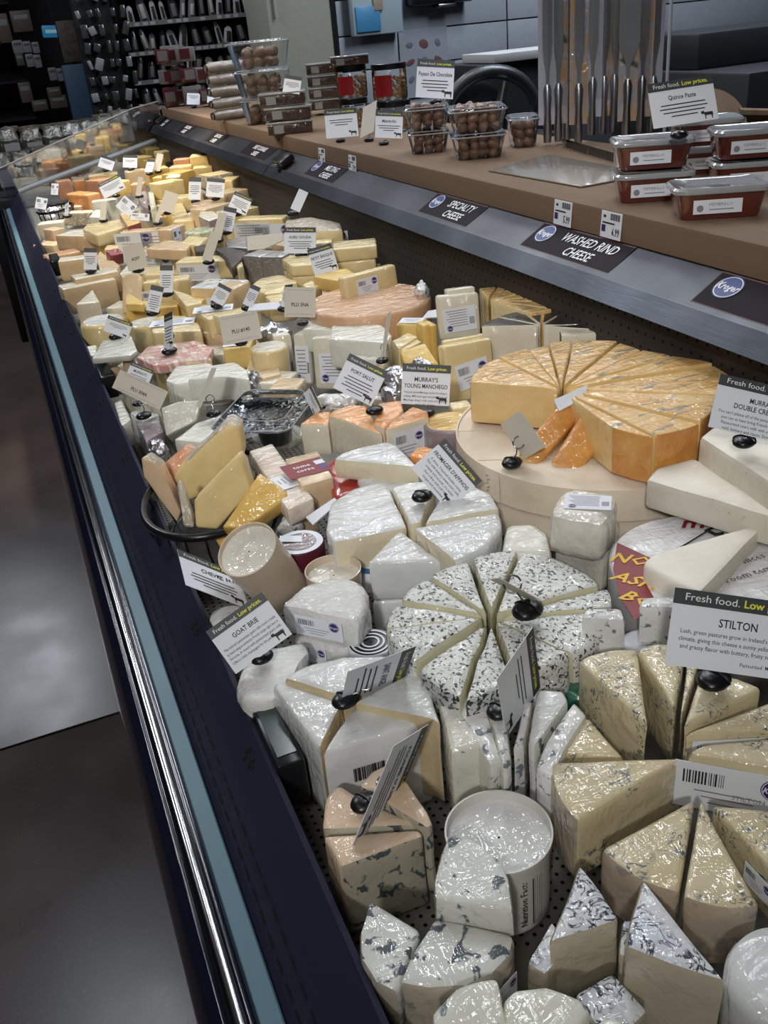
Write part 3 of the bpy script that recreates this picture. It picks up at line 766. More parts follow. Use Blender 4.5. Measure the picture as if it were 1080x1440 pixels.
def cyl(label, cx, cy, rpx, h, dz=0, m=('brie', 'brie'), name='round_cheese', z=None, bev=.005, cat='cheese', n=48, names=('body', 'top')):
    z0 = z if z is not None else surf(cx, cy, dz).z
    c = P(cx, cy, z0); R = rpx*depth(c)/FPX
    th = thing(name, c-Vector((0, 0, h)), label, cat)
    bm = bmesh.new(); b = bev
    prof = [(.002, -h), (R-b, -h), (R-b*.3, -h+b*.3), (R, -h+b), (R, -b), (R-b*.3, -b*.3), (R-b, 0)]
    add_lathe(bm, c, prof, n, None, 0, False); finish(bm, names[0], C.get(m[0], None) if isinstance(m[0], str) else m[0], th, th.location, ang=50)
    bm = bmesh.new(); add_lathe(bm, c, [(R-b, 0), (.001, 0)], n, None, 0, False); finish(bm, names[1], C.get(m[1]) if isinstance(m[1], str) else m[1], th, th.location, ang=50)
    return th, c, R
# ================= blue cheeses, lower right =================
ST = ('stil', 'stilr')
g = 'blue-veined ivory wedges at the lower right'
W('tall blue-veined wedge with thin tip pointing at the front rail, left of the STILTON card', [(911, 1020), (813, 928), (897, 912)], .012, .075, 'cRc', ST, ti=0, group=g)
W('blue-veined wedge half behind the STILTON card', [(950, 995), (895, 911), (944, 905), (962, 925)], .010, .07, 'cRcc', ST, ti=0, group=g)
W('thin upright blue-veined slice squeezed just left of the STILTON card clip', [(957, 1012), (966, 930), (981, 935)], .004, .06, 'cRc', ST, ti=0, group=g)
W('blue-veined wedge carrying the black clip of the STILTON card', [(962, 1022), (985, 945), (1072, 967)], .004, .05, 'cRc', ST, ti=0, group=g)
W('low blue-veined wedge tucked under the tall one left of the STILTON card', [(880, 1067), (790, 1056), (826, 1006)], -.012, .05, 'cRc', ST, ti=0, group=g)
t = W('slim blue-veined wedge under the STILTON card with a barcode label on its front', [(962, 1031), (1130, 968), (1130, 1022)], -.004, .045, 'cRc', ST, ti=0, group=g)
lab_w(t, 2, .62, .5, .06, .028, 'T')
t = W('blue-veined wedge with big white label printed STILTON, at the right edge', [(966, 1057), (990, 1046), (1150, 1030), (1150, 1090)], -.002, .065, 'rccc', ST, ti=0, group=g)
lab_w(t, 3, .60, .52, .095, .05, 'K')
W('broad blue-veined wedge lying left to right beside the white tub', [(965, 1063), (777, 1071), (812, 1154)], .004, .07, 'cRc', ST, ti=0, group=g)
W('tan-topped blue-veined wedge with brown rind, below the broad one', [(977, 1122), (845, 1193), (955, 1256)], -.014, .06, 'cRc', ST, ti=0, group=g)
W('glossy blue-veined wedge with grey rind facing the aisle, right of the tan-topped one', [(985, 1122), (962, 1262), (1069, 1273)], -.012, .065, 'cRc', ST, ti=0, group=g)
t = W('blue-veined wedge cut off by the right edge, below the STILTON label', [(1000, 1132), (1100, 1235), (1125, 1140)], -.022, .055, 'cRc', ST, ti=0, group=g)
lab_w(t, 0, .75, .5, .03, .02, 'S')
# white gorgonzola-like pieces
GG = ('gpaste', 'gorg'); g = 'white wedges with blue cracks along the bottom'
W('upright white wedge with a blue-cracked triangular top, left of a matching larger one', [(815, 1212), (771, 1326), (874, 1291)], -.010, .075, 'ccc', GG, group=g, bev=.005)
W('large white wedge with blue-cracked triangular top, nearest the bottom edge', [(903, 1230), (877, 1332), (1023, 1381)], -.006, .09, 'ccc', GG, group=g, bev=.005)
W('small low white wedge with faint blue cracks, between the round tub and the upright wedge', [(738, 1353), (776, 1290), (800, 1335), (766, 1372)], -.03, .05, 'cccc', GG, group=g, bev=.005)
W('blue-cracked white wedge lying low between two upright ones at the bottom edge', [(808, 1398), (862, 1366), (912, 1420), (860, 1470)], -.035, .045, 'cccc', GG, group=g)
W('low white and blue wedge just behind the largest upright one', [(876, 1290), (925, 1300), (905, 1350), (870, 1345)], -.035, .05, 'cccc', GG, group=g)
WT = ('ivory', 'wht')
W('pale yellow wrapped wedge at the bottom edge, right of the blotched half wheel', [(708, 1404), (724, 1389), (768, 1387), (822, 1404), (833, 1425), (800, 1475), (712, 1475)], -.006, .08, 'rrrrrcc', WT, bul=.05)
W('pale yellow round-rinded wedge at the bottom edge, left of its twin', [(606, 1425), (640, 1390), (700, 1374), (714, 1440), (700, 1475), (612, 1475)], 0, .08, 'rRcccc', WT, bul=.06)
W('small pale lump at the very bottom edge between two larger wedges', [(828, 1450), (845, 1425), (872, 1424), (890, 1450), (870, 1475)], -.016, .06, 'rrrcc', WT, bev=.01)
cyl('round white cheese wrapped in film at the lower right corner', 1118, 1372, 92, .085, -.01, ('brie', 'brie'), bev=.012)
# blotched white and slate
DD = ('dan', 'danr'); g = 'white blotched slabs, lower middle'
W('upper half-moon of white cheese with slate blotches, stacked against the white tub', [(609, 1266), (609, 1240), (620, 1200), (628, 1177), (642, 1170), (664, 1177), (698, 1202), (717, 1232), (724, 1282)], .002, .032, 'rrrrrrrrc', ('dan', 'danr'), group=g, ti=0, bev=.005)
t = W('lower half-moon of white cheese with slate blotches and a logo on its side', [(611, 1289), (723, 1312), (718, 1342), (692, 1370), (655, 1386), (602, 1388), (561, 1381), (578, 1340)], -.012, .075, 'crrrrrcc', ('dan', 'danr'), group=g, ti=0, bev=.005)
lab_w(t, 2, .5, .45, .03, .022, 'S')
W('blotched white wedge beside the front rail, left of the two half-moons', [(521, 1264), (506, 1309), (507, 1345), (528, 1380), (558, 1396), (577, 1340), (592, 1308)], -.014, .075, 'rrrrccc', ('dan', 'danr'), group=g, ti=0, bev=.005)
# white tub with nutrition print
def tub(label, cx, cy, rpx, h, dz, wallm, topm, z=None, taper=.93):
    z0 = z if z is not None else surf(cx, cy, dz).z
    c = P(cx, cy, z0); R = rpx*depth(c)/FPX
    th = thing('cheese_tub', c-Vector((0, 0, h)), label, 'tub')
    bm = bmesh.new(); add_lathe(bm, c, [(.001, -h), (R*taper, -h), (R*.985, -.005), (R, -.003), (R, 0), (R*.965, 0), (R*.95, -.012), (R*.90, -h+.01)], 56, None, 0, False); finish(bm, 'wall', wallm, th, th.location, ang=50)
    bm = bmesh.new(); add_lathe(bm, c, [(R*.955, -.010), (R*.6, -.012), (.001, -.009)], 56, None, 0, False); finish(bm, 'film_cover', topm, th, th.location, ang=50)
    return th, c, R
M_tub = mat('tub_white', (.62, .62, .58), .4)
th, c, R = tub('open white plastic tub with milky cover and nutrition print, between blue cheeses', 701, 1167, 76, .078, -.018, M_tub, C['brie'])
bm = bmesh.new()
def wrap_text(bm, th_c, R, a_mid, z, s, size, mi=0, vertical=True):
    b2 = bmesh.new(); add_text(b2, s, 0, 0, size, 'CENTER', mi, .01)
    for v in b2.verts:
        x, y = (-v.co.y, v.co.x) if vertical else (v.co.x, v.co.y)
        a = a_mid + x/R
        v.co = th_c + Vector((math.cos(a)*R, math.sin(a)*R, z+y))
    m_ = bpy.data.meshes.new('x'); b2.to_mesh(m_); b2.free(); bm.from_mesh(m_); bpy.data.meshes.remove(m_)
am = math.radians(-88)
wrap_text(bm, c, R*.975, am, -.042, 'Nutrition Facts', .0088)
for i in range(5):
    a = am+.12+i*.055
    for (z0, z1) in ((-.07, -.012),):
        v = [bm.verts.new(c+Vector((math.cos(q)*R*.975, math.sin(q)*R*.975, z))) for q, z in ((a, z0), (a+(.03 if i == 0 else .008), z0), (a+(.03 if i == 0 else .008), z1), (a, z1))]
        bm.faces.new(v)
finish(bm, 'nutrition_print', M_ink, th, th.location, smooth=False)
bm = bmesh.new()
for i in range(14):
    a = math.radians(-52)+i*.022
    v = [bm.verts.new(c+Vector((math.cos(q)*R*.992, math.sin(q)*R*.992, z))) for q, z in ((a, -.03), (a+(.008 if i % 3 else .014), -.03), (a+(.008 if i % 3 else .014), -.008), (a, -.008))]
    bm.faces.new(v)
finish(bm, 'barcode', M_ink, th, th.location, smooth=False)
# peach-rind grey mould pieces
CB = ('cambp', 'camb'); g = 'peach-topped grey moulded wedges'
W('front peach-topped wedge with large grey mottled side facing the aisle', [(453, 1173), (590, 1166), (597, 1176), (478, 1219)], -.014, .085, 'cccr', CB, group=g, bev=.005)
W('left peach-topped wedge behind the front one, beside the rail', [(452, 1165), (456, 1128), (477, 1102), (524, 1130), (592, 1160)], -.014, .075, 'rRccc', CB, group=g, bev=.005)
W('right peach-topped wedge with its rind running down the side', [(505, 1104), (524, 1083), (546, 1072), (574, 1100), (600, 1140), (609, 1160), (600, 1164), (562, 1141)], -.014, .085, 'rrrrrccc', CB, group=g, bev=.006)
# triple-cream wheel in four
TR = ('tpaste', 'grind'); g = 'quarters of the big square white wheel'
W('left quarter of the big white wheel by the front rail, sagging rind', [(380, 961), (397, 956), (484, 984), (449, 1053)], .012, .10, 'rccr', TR, group=g, bev=.007)
W('back quarter of the big white wheel, behind the SAINT ANGEL card', [(397, 952), (434, 933), (482, 922), (542, 920), (577, 937), (492, 981)], .012, .10, 'rrrrcc', TR, group=g, bev=.006)
W('right quarter of the big white wheel with thin upright side', [(583, 941), (603, 962), (618, 1019), (606, 1011), (498, 986)], .012, .10, 'rrccc', TR, group=g, bev=.006)
t = W('front quarter of the big white wheel with a barcode on its flat white side', [(494, 997), (508, 990), (604, 1012), (451, 1057)], .010, .105, 'ccrc', TR, group=g, bev=.006)
bm = bmesh.new(); x = 0; r_ = random.Random(4)
while x < .030:
    a = r_.choice((.0007, .0012, .002)); add_quad(bm, Vector((x-.015, 0, .0004)), X1, Y1, a, .016); x += a+.0009
a_, b_ = t.V[3], t.V[2]; r = (b_-a_).normalized(); on = r.cross(Z1)
put(new_obj('barcode', flat_mesh(bm, 'barcode', [M_ink]), t.th), frame(a_.lerp(b_, .40)+t.down*.36+on*.0022, r, Z1), t.th)
# narrow upright white wedges
WW = ('wht', 'brie'); g = 'narrow upright white wedges behind the tub'
NR = ('wht', 'crumb')
W('first narrow white wedge from the left, broad flat front face', [(613, 972), (629, 970), (685, 1046), (632, 1056)], .004, .095, 'rcrc', WT, group=g, bev=.006)
W('second narrow white wedge from the left, crinkled film over its edge', [(637, 985), (679, 973), (704, 1064), (688, 1076)], .002, .09, 'rcrc', NR, group=g, bev=.005)
W('third narrow white wedge, just left of the sideways card clip', [(681, 972), (708, 963), (719, 1068), (706, 1074)], .002, .09, 'rcrc', NR, group=g, bev=.004)
W('thin white wedge just right of the sideways card clip', [(721, 1052), (738, 985), (750, 984), (737, 1045)], .002, .09, 'crcr', NR, group=g, bev=.004)
W('clean-cut white wedge right of the sideways card', [(742, 1042), (756, 968), (793, 971), (799, 985), (752, 1048)], .002, .09, 'crrcr', ('dan', 'brie'), group=g, bev=.005)
W('rightmost narrow white wedge with a crumpled blue-grey rind end', [(752, 1082), (768, 1040), (806, 984), (825, 1004), (797, 1050), (776, 1094)], -.002, .085, 'ccrccr', NR, group=g, bev=.005)
# ================= ash-speckled wheel =================
rim = [(548, 882), (567, 845), (606, 811), (662, 788), (730, 775), (845, 824), (852, 852), (803, 918), (718, 942), (652, 975), (588, 932)]
AL = ['speckled wedge at the far left of the ash-coated wheel', 'speckled wedge at the upper left rim of the ash-coated wheel', 'curved speckled wedge left of the wheel top, its pale cut showing', 'speckled wedge at the top left of the ash-coated wheel', 'widest speckled wedge, top right of the ash-coated wheel', 'narrow speckled wedge at the right of the ash-coated wheel', 'speckled wedge at the lower right, beside the small white cubes', 'speckled wedge in front of the centre clip, half behind the sideways card', 'speckled wedge at the front of the ash-coated wheel, right of the widest gap', 'large speckled wedge at the front left of the ash-coated wheel', 'narrow speckled wedge at the left, above the SAINT ANGEL card']
wheel((690, 866), rim, None, .055, ('apaste', 'ash'), AL, .012, gap=.0022, group='eleven wedges of the ash-coated wheel', jit=.003, amp=.002, bev=.006)
cyl('green wrapped cheese under the speckled wheel', 815, 955, 38, .05, -.035, (mat('green_film', (.02, .12, .08), .25, coat=1), MATS['green_film']), bev=.01)
t = W('small white mottled cube wrapped in film, right of the speckled wheel', [(816, 868), (822, 853), (874, 852), (881, 872)], .016, .06, 'cccc', ('crumb', 'crumb'), bev=.006)
t = W('second small white mottled cube, directly left of the STILTON card', [(897, 852), (903, 838), (952, 836), (962, 853)], .016, .065, 'cccc', ('crumb', 'crumb'), bev=.006)
cyl('white round box between the two mottled cubes', 905, 900, 30, .05, -.03, (M_paper, M_paper), name='cheese_box', cat='box')
# ================= soft white wedges (fromager) =================
FB = ('bpaste', 'brie'); g = 'wedges of the soft white wheel under the slanted card'
W('large soft white wedge, left side of the wheel under the slanted card', [(573, 741), (468, 762), (457, 743), (464, 707), (493, 686), (543, 675)], .010, .05, 'crrrrc', FB, group=g, bev=.006)
W('soft white wedge holding the clip of the slanted card', [(577, 737), (551, 684), (575, 676), (613, 676), (593, 733)], .008, .05, 'crrcc', FB, group=g, bev=.005)
W('soft white wedge behind the slanted card, right side', [(597, 734), (630, 681), (664, 681), (690, 693), (703, 714)], .008, .05, 'crrrc', FB, group=g, bev=.005)
W('broad soft white wedge with bulging rind, right front of that wheel', [(580, 741), (702, 718), (706, 740), (686, 768), (640, 788)], .008, .05, 'crrrc', FB, group=g, bev=.006)
W('triangular soft white wedge in front, its flat rind facing the aisle', [(562, 744), (517, 791), (620, 788)], .002, .055, 'crc', FB, group=g, bev=.004, lower=1)
W('long soft white wedge lying across, below the orange-rind pieces', [(468, 645), (478, 636), (505, 628), (540, 620), (556, 622), (589, 656)], .022, .032, 'rrrrcc', FB, bev=.006)
W('soft white piece under the long one that lies across', [(500, 672), (515, 660), (570, 662), (580, 680), (545, 688)], -.006, .04, 'rrrrr', FB, bev=.006)
W('flat red printed bag beneath the soft white wedges', [(452, 655), (478, 640), (512, 655), (505, 688), (470, 700)], -.010, .03, 'ccccc', (mat('red_film', (.40, .03, .02), .3, coat=1), MATS['red_film']), name='cheese_bag', cat='bag')
cyl('flat round box with a blue ring of lettering, mostly under white wedges', 530, 782, 46, .03, -.038, (M_paper, M_paper), name='cheese_box', cat='box', bev=.002)
bx = bpy.data.objects.get('cheese_box.001'); cc = P(530, 782, surf(530, 782, -.038).z)
bm = bmesh.new(); add_lathe(bm, cc+Vector((0, 0, .0012)), [(.045, 0), (.033, 0)], 48, None, 0, False); finish(bm, 'blue_ring', mat('ring_blue', (.03, .14, .34), .4), bx, bx.location, smooth=False)
W('milky white slab between the wooden box and the speckled wheel', [(704, 772), (712, 736), (750, 733), (770, 748), (777, 775)], -.004, .06, 'rrrrc', ('moz', 'moz'), bev=.009)
t = W('wrinkled cream cheese in film with label on top, upper of two', [(770, 722), (782, 694), (803, 683), (868, 692), (868, 712), (848, 738)], .030, .055, 'cccccc', ('goat', 'goat'), bev=.012, amp=.002)
lab_top(t, 827, 708, .052, .034, 'L', -14)
W('wrinkled cream cheese in film, lower of two beside the wooden box', [(778, 745), (792, 716), (874, 722), (866, 760), (850, 782)], -.026, .06, 'ccccc', ('goat', 'goat'), bev=.012, amp=.002)
# ================= wooden box, amber wheel =================
M_box = cheese('poplar_box', (.76, .66, .53), (.68, .57, .44), spots=((.25, .16, .10), 14, .76, (1, .2, 1)), wrap=0, rough=.7, bump=.2)
ZB = .978
cB = P(846, 597, ZB); RB = 205*depth(cB)/FPX
bxw = thing('wooden_box', cB-Vector((0, 0, .095)), 'large round wooden cheese box carrying the amber-rinded wheel', 'box')
def ring(c, r0, r1, z0, z1, nm, m):
    bm = bmesh.new(); add_lathe(bm, c, [(r0, z0), (r1, z0), (r1, z1), (r0, z1), (r0, z0)], 96, None, 0, False); return finish(bm, nm, m, bxw, bxw.location)
ring(cB, RB-.003, RB, -.042, .001, 'lid_hoop', M_box); ring(cB, RB-.010, RB-.006, -.095, -.030, 'base_hoop', M_box)
bm = bmesh.new()
for i in range(4):                      # the lid is made of boards
    y0, y1 = -RB+.006+i*(2*RB-.012)/4, -RB+.006+(i+1)*(2*RB-.012)/4
    rot = Matrix.Rotation(math.radians(-28), 3, 'Z'); up, dn = [], []
    for j in range(13):
        y = y0+(y1-y0)*j/12-(0 if j < 12 else .003); xx = math.sqrt(max(0, (RB-.0035)**2-y*y)); up.append(Vector((xx, y, -.001))); dn.append(Vector((-xx, y, -.001)))
    bm = bmesh.new(); add_prism(bm, [cB+rot @ p for p in (up+dn[::-1])], Vector((0, 0, -.004)), 0); finish(bm, 'lid_board', M_box, bxw, bxw.location)
a = math.atan2(P(724, 680, ZB-.02).y-cB.y, P(724, 680, ZB-.02).x-cB.x)
bm = bmesh.new(); v0 = []
for j in range(10):
    q = a-.16+.13*j/9
    v0.append((cB+Vector((math.cos(q), math.sin(q), 0))*(RB+.0022)))
for j in range(9):
    bm.faces.new([bm.verts.new(p+Vector((0, 0, z))) for p, z in ((v0[j], -.041), (v0[j+1], -.041), (v0[j+1], .001), (v0[j], .001))])
bmesh.ops.remove_doubles(bm, verts=bm.verts, dist=1e-5); finish(bm, 'overlap_strip', M_box, bxw, bxw.location)
bm = bmesh.new()
for j in range(6):
    q = a-.135+(.01 if j % 2 else 0); cpt = cB+Vector((math.cos(q), math.sin(q), 0))*(RB+.0034)+Vector((0, 0, -.008-j*.0055)); add_quad(bm, cpt, Vector((-math.sin(q), math.cos(q), .5)).normalized(), Vector((0, 0, 1)), .006, .0008)
finish(bm, 'staples', M_wire, bxw, bxw.location, smooth=False)
rim = [(662, 537), (648, 524), (703, 503), (745, 492), (772, 484), (805, 481), (868, 483), (899, 494), (940, 502), (998, 512), (1024, 530), (1008, 556), (979, 592), (915, 609), (857, 596)]
pos = ['with a long flat cut face at the left of the wheel', 'thin piece at the far left edge', 'second thin piece from the left', 'leaning at the back left', 'narrow slice at the back', 'narrow slice right of the back centre', 'at the back right with a label tucked behind', 'under the second logo label at the back right', 'on the right, wide glossy top', 'at the far right below the ramp', 'behind the right edge pieces', 'right side, sunk rind', 'at the right front, amber rind curving down', 'front piece with bright amber rind, nearest the aisle']
# merge first two rim marks into one broad wedge
rim2 = [rim[0], rim[2]]+rim[3:]
lab2 = ['amber-rinded wedge '+p for p in ([pos[0]]+pos[2:])]
wheel((790, 547), rim2, None, .062, ('ampaste', 'amber'), lab2, z=ZB+.066, gap=.0018, group='wedges of the amber-rinded wheel on the wooden box', closed=False, jit=.003)
# patterned gold tops laid on the amber wedges come from the rind material: switch upward faces to it
for o in list(bpy.data.objects):
    if o.name.startswith('rind') and o.parent and 'amber-rinded' in o.parent.get('label', ''):
        me = o.data; me.materials.append(C['amtop'])
        for p in me.polygons:
            if p.normal.z > .8: p.material_index = 1
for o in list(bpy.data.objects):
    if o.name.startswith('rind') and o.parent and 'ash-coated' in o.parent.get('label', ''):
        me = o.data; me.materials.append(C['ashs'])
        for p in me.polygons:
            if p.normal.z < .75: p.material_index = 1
AB = ('ampaste', 'amber')
QF('amber-rinded chunk leaning left in the gap of the wheel, beside a blank card', [(728, 638), (755, 657), (812, 590), (811, 570), (788, 565)], t=.035, m=('amber', 'ampaste'), a=.35, k='rcccc', bev=.006, z=ZB+.030, name='cheese_wedge')
QF('second amber-rinded chunk leaning against the front of the wheel', [(774, 650), (812, 668), (856, 608), (852, 590), (822, 569), (812, 590)], t=.035, m=('amber', 'ampaste'), a=.35, k='rccccc', bev=.007, z=ZB+.028, name='cheese_wedge')
QF('paper label with barcode and blue logo standing in the gap of the wheel', [(779, 562), (826, 541), (824, 558), (786, 578)], t=.004, m=(M_paper, M_paper), a=.3, bev=.0, z=ZB+.062, name='loose_label', cat='label', amp=0)
# black-rinded fan and tan fan behind
wheel((761, 457), [(680, 459), (704, 446), (736, 438), (764, 436), (794, 438), (851, 455), (866, 466)], None, .09, ('ivory', 'blackr'), ['black-topped wedge '+p for p in ('with its broad ivory cut face to the aisle', 'second from the left of the fan', 'left of the fan centre', 'right of the fan centre', 'fourth from the left, at the back', 'at the right end of the fan')], .012, gap=.0022, group='black-topped fan of ivory wedges under the ramp', closed=False, bev=.002)
t = B('ivory block with black rind end, right end of the black-topped fan', (789, 471), (868, 466), .004, .03, .05, ('ivory', 'blackr'), kinds=[0, 0, 0, 1, 0])
wheel((686, 422), [(673, 407), (698, 405), (712, 406), (741, 411), (759, 417), (768, 424), (772, 433), (741, 439)], None, .08, ('yel2', 'amtop'), ['golden slice '+p for p in ('at the left of the back fan', 'second in the back fan', 'third in the back fan', 'fourth in the back fan', 'fifth in the back fan', 'sixth in the back fan', 'lying at the right of the back fan')], .02, gap=.0022, group='fan of golden slices below the ramp', closed=False, bev=.002)
t = B('upright ivory block with a long printed label, left of the golden fan', (613, 417), (673, 411), .035, .03, .085, ('ivory',), lean=8, bev=.006); lab_f(t, .52, .55, .062, .045, 'L', 4)
B('ivory block behind the upright labelled one, left of the golden fan', (628, 408), (668, 403), .04, .03, .08, ('ivory',), lean=8)
t = B('ivory block with blue logo label, left of the amber wheel', (622, 488), (691, 475), .016, .028, .10, ('yel2',), lean=10, bev=.005); lab_f(t, .55, .55, .060, .045, 'S', 8)
B('straw-coloured slab leaning behind the labelled block left of the amber wheel', (624, 480), (688, 469), .012, .02, .08, ('yel2',), lean=10)
cyl('dark brown round cheese with gold printed top, beside the young manchego card', 632, 592, 38, .05, -.008, ('purp', 'gold'), names=('body', 'printed_top'))
B('yellowish block between the round brown cheese and the wooden box', (636, 575), (665, 570), -.012, .03, .06, ('yel2',))
# yellow blocks pile
t = B('yellow block with a slanted label on top, behind the yellow pile', (557, 456), (594, 456), .006, .04, .08, ('yel',)); lab_t(t, .5, .5, .045, .032, 'P')
W('yellow wedge at the left of the small yellow pile', [(551, 478), (574, 466), (588, 473), (560, 490)], .0, .06, 'cccc', ('yel2', 'yel2'))
W('yellow slice leaning in the middle of the small yellow pile', [(560, 489), (584, 474), (593, 480), (566, 494)], -.004, .06, 'cccc', ('yel2', 'yel2'))
QF('large yellow slab at the front of the small yellow pile', [(562, 494), (597, 482), (618, 512), (570, 514)], t=.03, m=('yel', 'yel'), a=.5)
B('tall yellow slab standing behind the front slab of the pile', (595, 458), (604, 456), .008, .035, .10, ('yel',)); B('amber slab standing at the right of the small yellow pile', (606, 458), (615, 456), .006, .035, .10, ('gold',))
QF('folded white paper label beside the yellow pile', [(594, 447), (602, 437), (615, 435), (614, 446)], t=.003, m=(M_paper, M_paper), a=.4, bev=0, amp=0, name='loose_label', cat='label')
def lump(label, cx, cy, rx, ry, dz, mk, name='wrapped_cheese', cat='cheese', rz=.02, amp=.008):
    p = surf(cx, cy, dz); s = depth(p)/FPX
    th = thing(name, p-Vector((0, 0, rz)), label, cat)
    bm = bmesh.new(); bmesh.ops.create_icosphere(bm, subdivisions=4, radius=1)
    for v in bm.verts:
        v.co = Vector((v.co.x*rx*s, v.co.y*ry*s*1.9, v.co.z*rz)); v.co = Matrix.Rotation(-.4, 3, 'Z') @ v.co; v.co += noise.noise_vector((v.co+p)*45)*amp+noise.noise_vector((v.co+p)*130)*amp*.45; v.co += p-Vector((0, 0, rz*.6))
    finish(bm, 'wrapping', C[mk] if isinstance(mk, str) else mk, th, th.location, ang=25)
lump('crumpled foil-wrapped cheese behind the port salut card', 560, 522, 22, 10, 0, 'foil'); lump('foil parcel just below the yellow pile', 592, 512, 18, 9, -.005, 'foil')
lump('small foil parcel directly left of the young manchego card', 552, 548, 13, 12, -.01, 'foil'); lump('dark wrapped parcel with silver edges between two cards', 541, 530, 12, 8, -.015, 'blackr')
lump('foil wrapped wedge in front of the white packs, left of the port salut card', 470, 560, 34, 10, -.025, 'crumb'); lump('silvery wrapped cheese left of the olive container', 350, 530, 20, 9, -.02, 'foil')
lump('crumpled silver-wrapped cheese behind the white plu card', 385, 462, 26, 8, .0, 'foil'); lump('crinkled film parcel against the back panel, right of the pink wheel', 592, 400, 9, 10, .02, 'crumb')
# pink wheel and neighbours
cyl('large pink-tan cheese wheel in film with a labelled block on top', 519, 420, 87, .075, .012, ('pinkr', 'pinkr'), bev=.008)
t = B('butter-coloured block with white logo label, standing on the pink-tan wheel', (484, 391), (557, 371), .05, .028, .052, ('yel2',), lean=6, bev=.006); lab_f(t, .40, .52, .055, .032, 'S')
W('yellow piece with two black clips on it, behind the pink-tan wheel', [(440, 388), (455, 380), (489, 377), (502, 385), (482, 396)], .03, .03, 'ccccc', ('yel', 'yel'))
W('milky white half wheel in film behind the upright white packs', [(462, 476), (466, 453), (492, 446), (515, 446), (541, 458), (552, 471), (543, 482)], .005, .06, 'rrrrrcc', ('moz', 'moz'), bev=.006)
W('lower milky white piece below the half wheel', [(498, 492), (530, 478), (548, 486), (530, 505), (500, 505)], -.02, .05, 'ccrcc', ('moz', 'moz'))
W('white slab under the plu card beside the half wheel', [(425, 462), (432, 450), (470, 448), (468, 464)], .006, .05, 'cccc', ('moz', 'moz'))
for (x0, x1, y0, y1, lb) in ((384, 409, 473, 469, 'leftmost upright white pack with a narrow printed label'), (411, 434, 470, 470, 'middle upright white pack, in shadow'), (437, 498, 475, 474, 'wide upright white pack with a large printed label')):
    t = B(lb, (x0, y0), (x1, y1), .0, .055 if x1-x0 < 40 else .03, .105, ('ivory',), lean=6, bev=.006, group='three upright white packs', name='cheese_pack')
    lab_f(t, .5, .58, .030 if x1-x0 < 40 else .062, .075 if x1-x0 < 40 else .060, 'L', 0)
cyl('cream cheese round with yellow side, left of the upright white packs', 378, 487, 27, .055, .0, ('yel2', 'ivory'))
W('ivory cheese under the cream round, left of the upright packs', [(345, 520), (352, 503), (390, 503), (395, 525), (370, 532)], -.03, .04, 'rrrcc', ('beige', 'beige'))
# orange-rinded white wedges
MU = ('ivory', 'munst'); g = 'white wedges with bright orange rind'
W('orange-rinded white wedge at the left of its pile', [(421, 596), (442, 580), (465, 577), (462, 596)], .0, .055, 'rrcc', MU, group=g)
W('large orange-rinded wedge turned with its ivory cut face to the aisle', [(462, 584), (468, 577), (495, 568), (514, 570), (538, 611)], .008, .065, 'rrrrc', MU, group=g, bev=.003)
W('orange-rinded wedge behind the black clip of the port salut card', [(525, 596), (532, 566), (564, 562), (568, 575), (540, 602)], .010, .045, 'crrcc', MU, group=g)
t = W('orange-rinded wedge with a big pinkish label facing the aisle', [(541, 604), (553, 588), (580, 570), (602, 577), (604, 586)], .010, .065, 'rrrrc', MU, group=g); lab_w(t, 4, .5, .5, .052, .045, 'S')
W('orange-rinded piece lying below the labelled one', [(575, 640), (590, 625), (612, 630), (605, 648)], -.014, .03, 'rrrr', MU, group=g)
# ================= basket with hard cheese =================
bc = surf(301, 690, -.012)
bk = thing('wire_basket', bc-Vector((0, 0, .07)), 'black oval wire basket full of hard cheese chunks beside the front rail', 'basket')
def ell(c, rx, ry, z, n=44, rot=-.42):
    return [c+Matrix.Rotation(rot, 3, 'Z') @ Vector((rx*math.cos(i*2*math.pi/n), ry*math.sin(i*2*math.pi/n), z)) for i in range(n)]
s = depth(bc)/FPX; RX, RY = 96*s, 62*s*2.15
bm = bmesh.new(); add_tube(bm, ell(bc, RX, RY, 0), .006, 8, closed=True); finish(bm, 'rim', M_black, bk, bk.location, ang=60)
bm = bmesh.new(); add_tube(bm, ell(bc, RX*.78, RY*.78, -.07), .003, 6, closed=True); finish(bm, 'foot_ring', M_black, bk, bk.location, ang=60)
for i in range(22):
    a = ell(bc, RX, RY, 0, 22)[i]; b = ell(bc, RX*.96, RY*.96, -.03, 22)[i]; c_ = ell(bc, RX*.78, RY*.78, -.07, 22)[i]
    bm = bmesh.new(); add_tube(bm, [a, b, c_], .0017, 5); finish(bm, 'wire', M_black, bk, bk.location, ang=60)
M_liner = mat('basket_liner', (.03, .03, .03), .7)
bm = bmesh.new(); vs = ell(bc, RX*.9, RY*.9, -.068); bm.faces.new([bm.verts.new(p) for p in vs]); finish(bm, 'liner', M_liner, bk, bk.location)
g = 'hard cheese chunks in the black basket'
NT = ('yel3', 'natr')
QF('chunk at the left of the basket with a pale crust edge', [(198, 645), (207, 641), (225, 655), (255, 720), (250, 736), (222, 700), (203, 672)], t=.035, m=('tan', 'natr'), a=-.4, k='rrccccr', group=g, dz=.01, amp=.002)
QF('orange-tan chunk at the back left of the basket', [(224, 657), (262, 625), (276, 633), (262, 680), (240, 685)], t=.03, m=('pinkor', 'tan'), a=-.2, group=g, dz=.005)
QF('tallest chunk in the basket, yellow face with mottled crust along its upper edge', [(243, 672), (260, 650), (322, 592), (338, 600), (343, 642), (300, 690), (262, 706)], t=.05, m=('yel3', 'natr'), a=-.6, k='crrcccc', group=g, dz=.030, amp=.002, bev=.006)
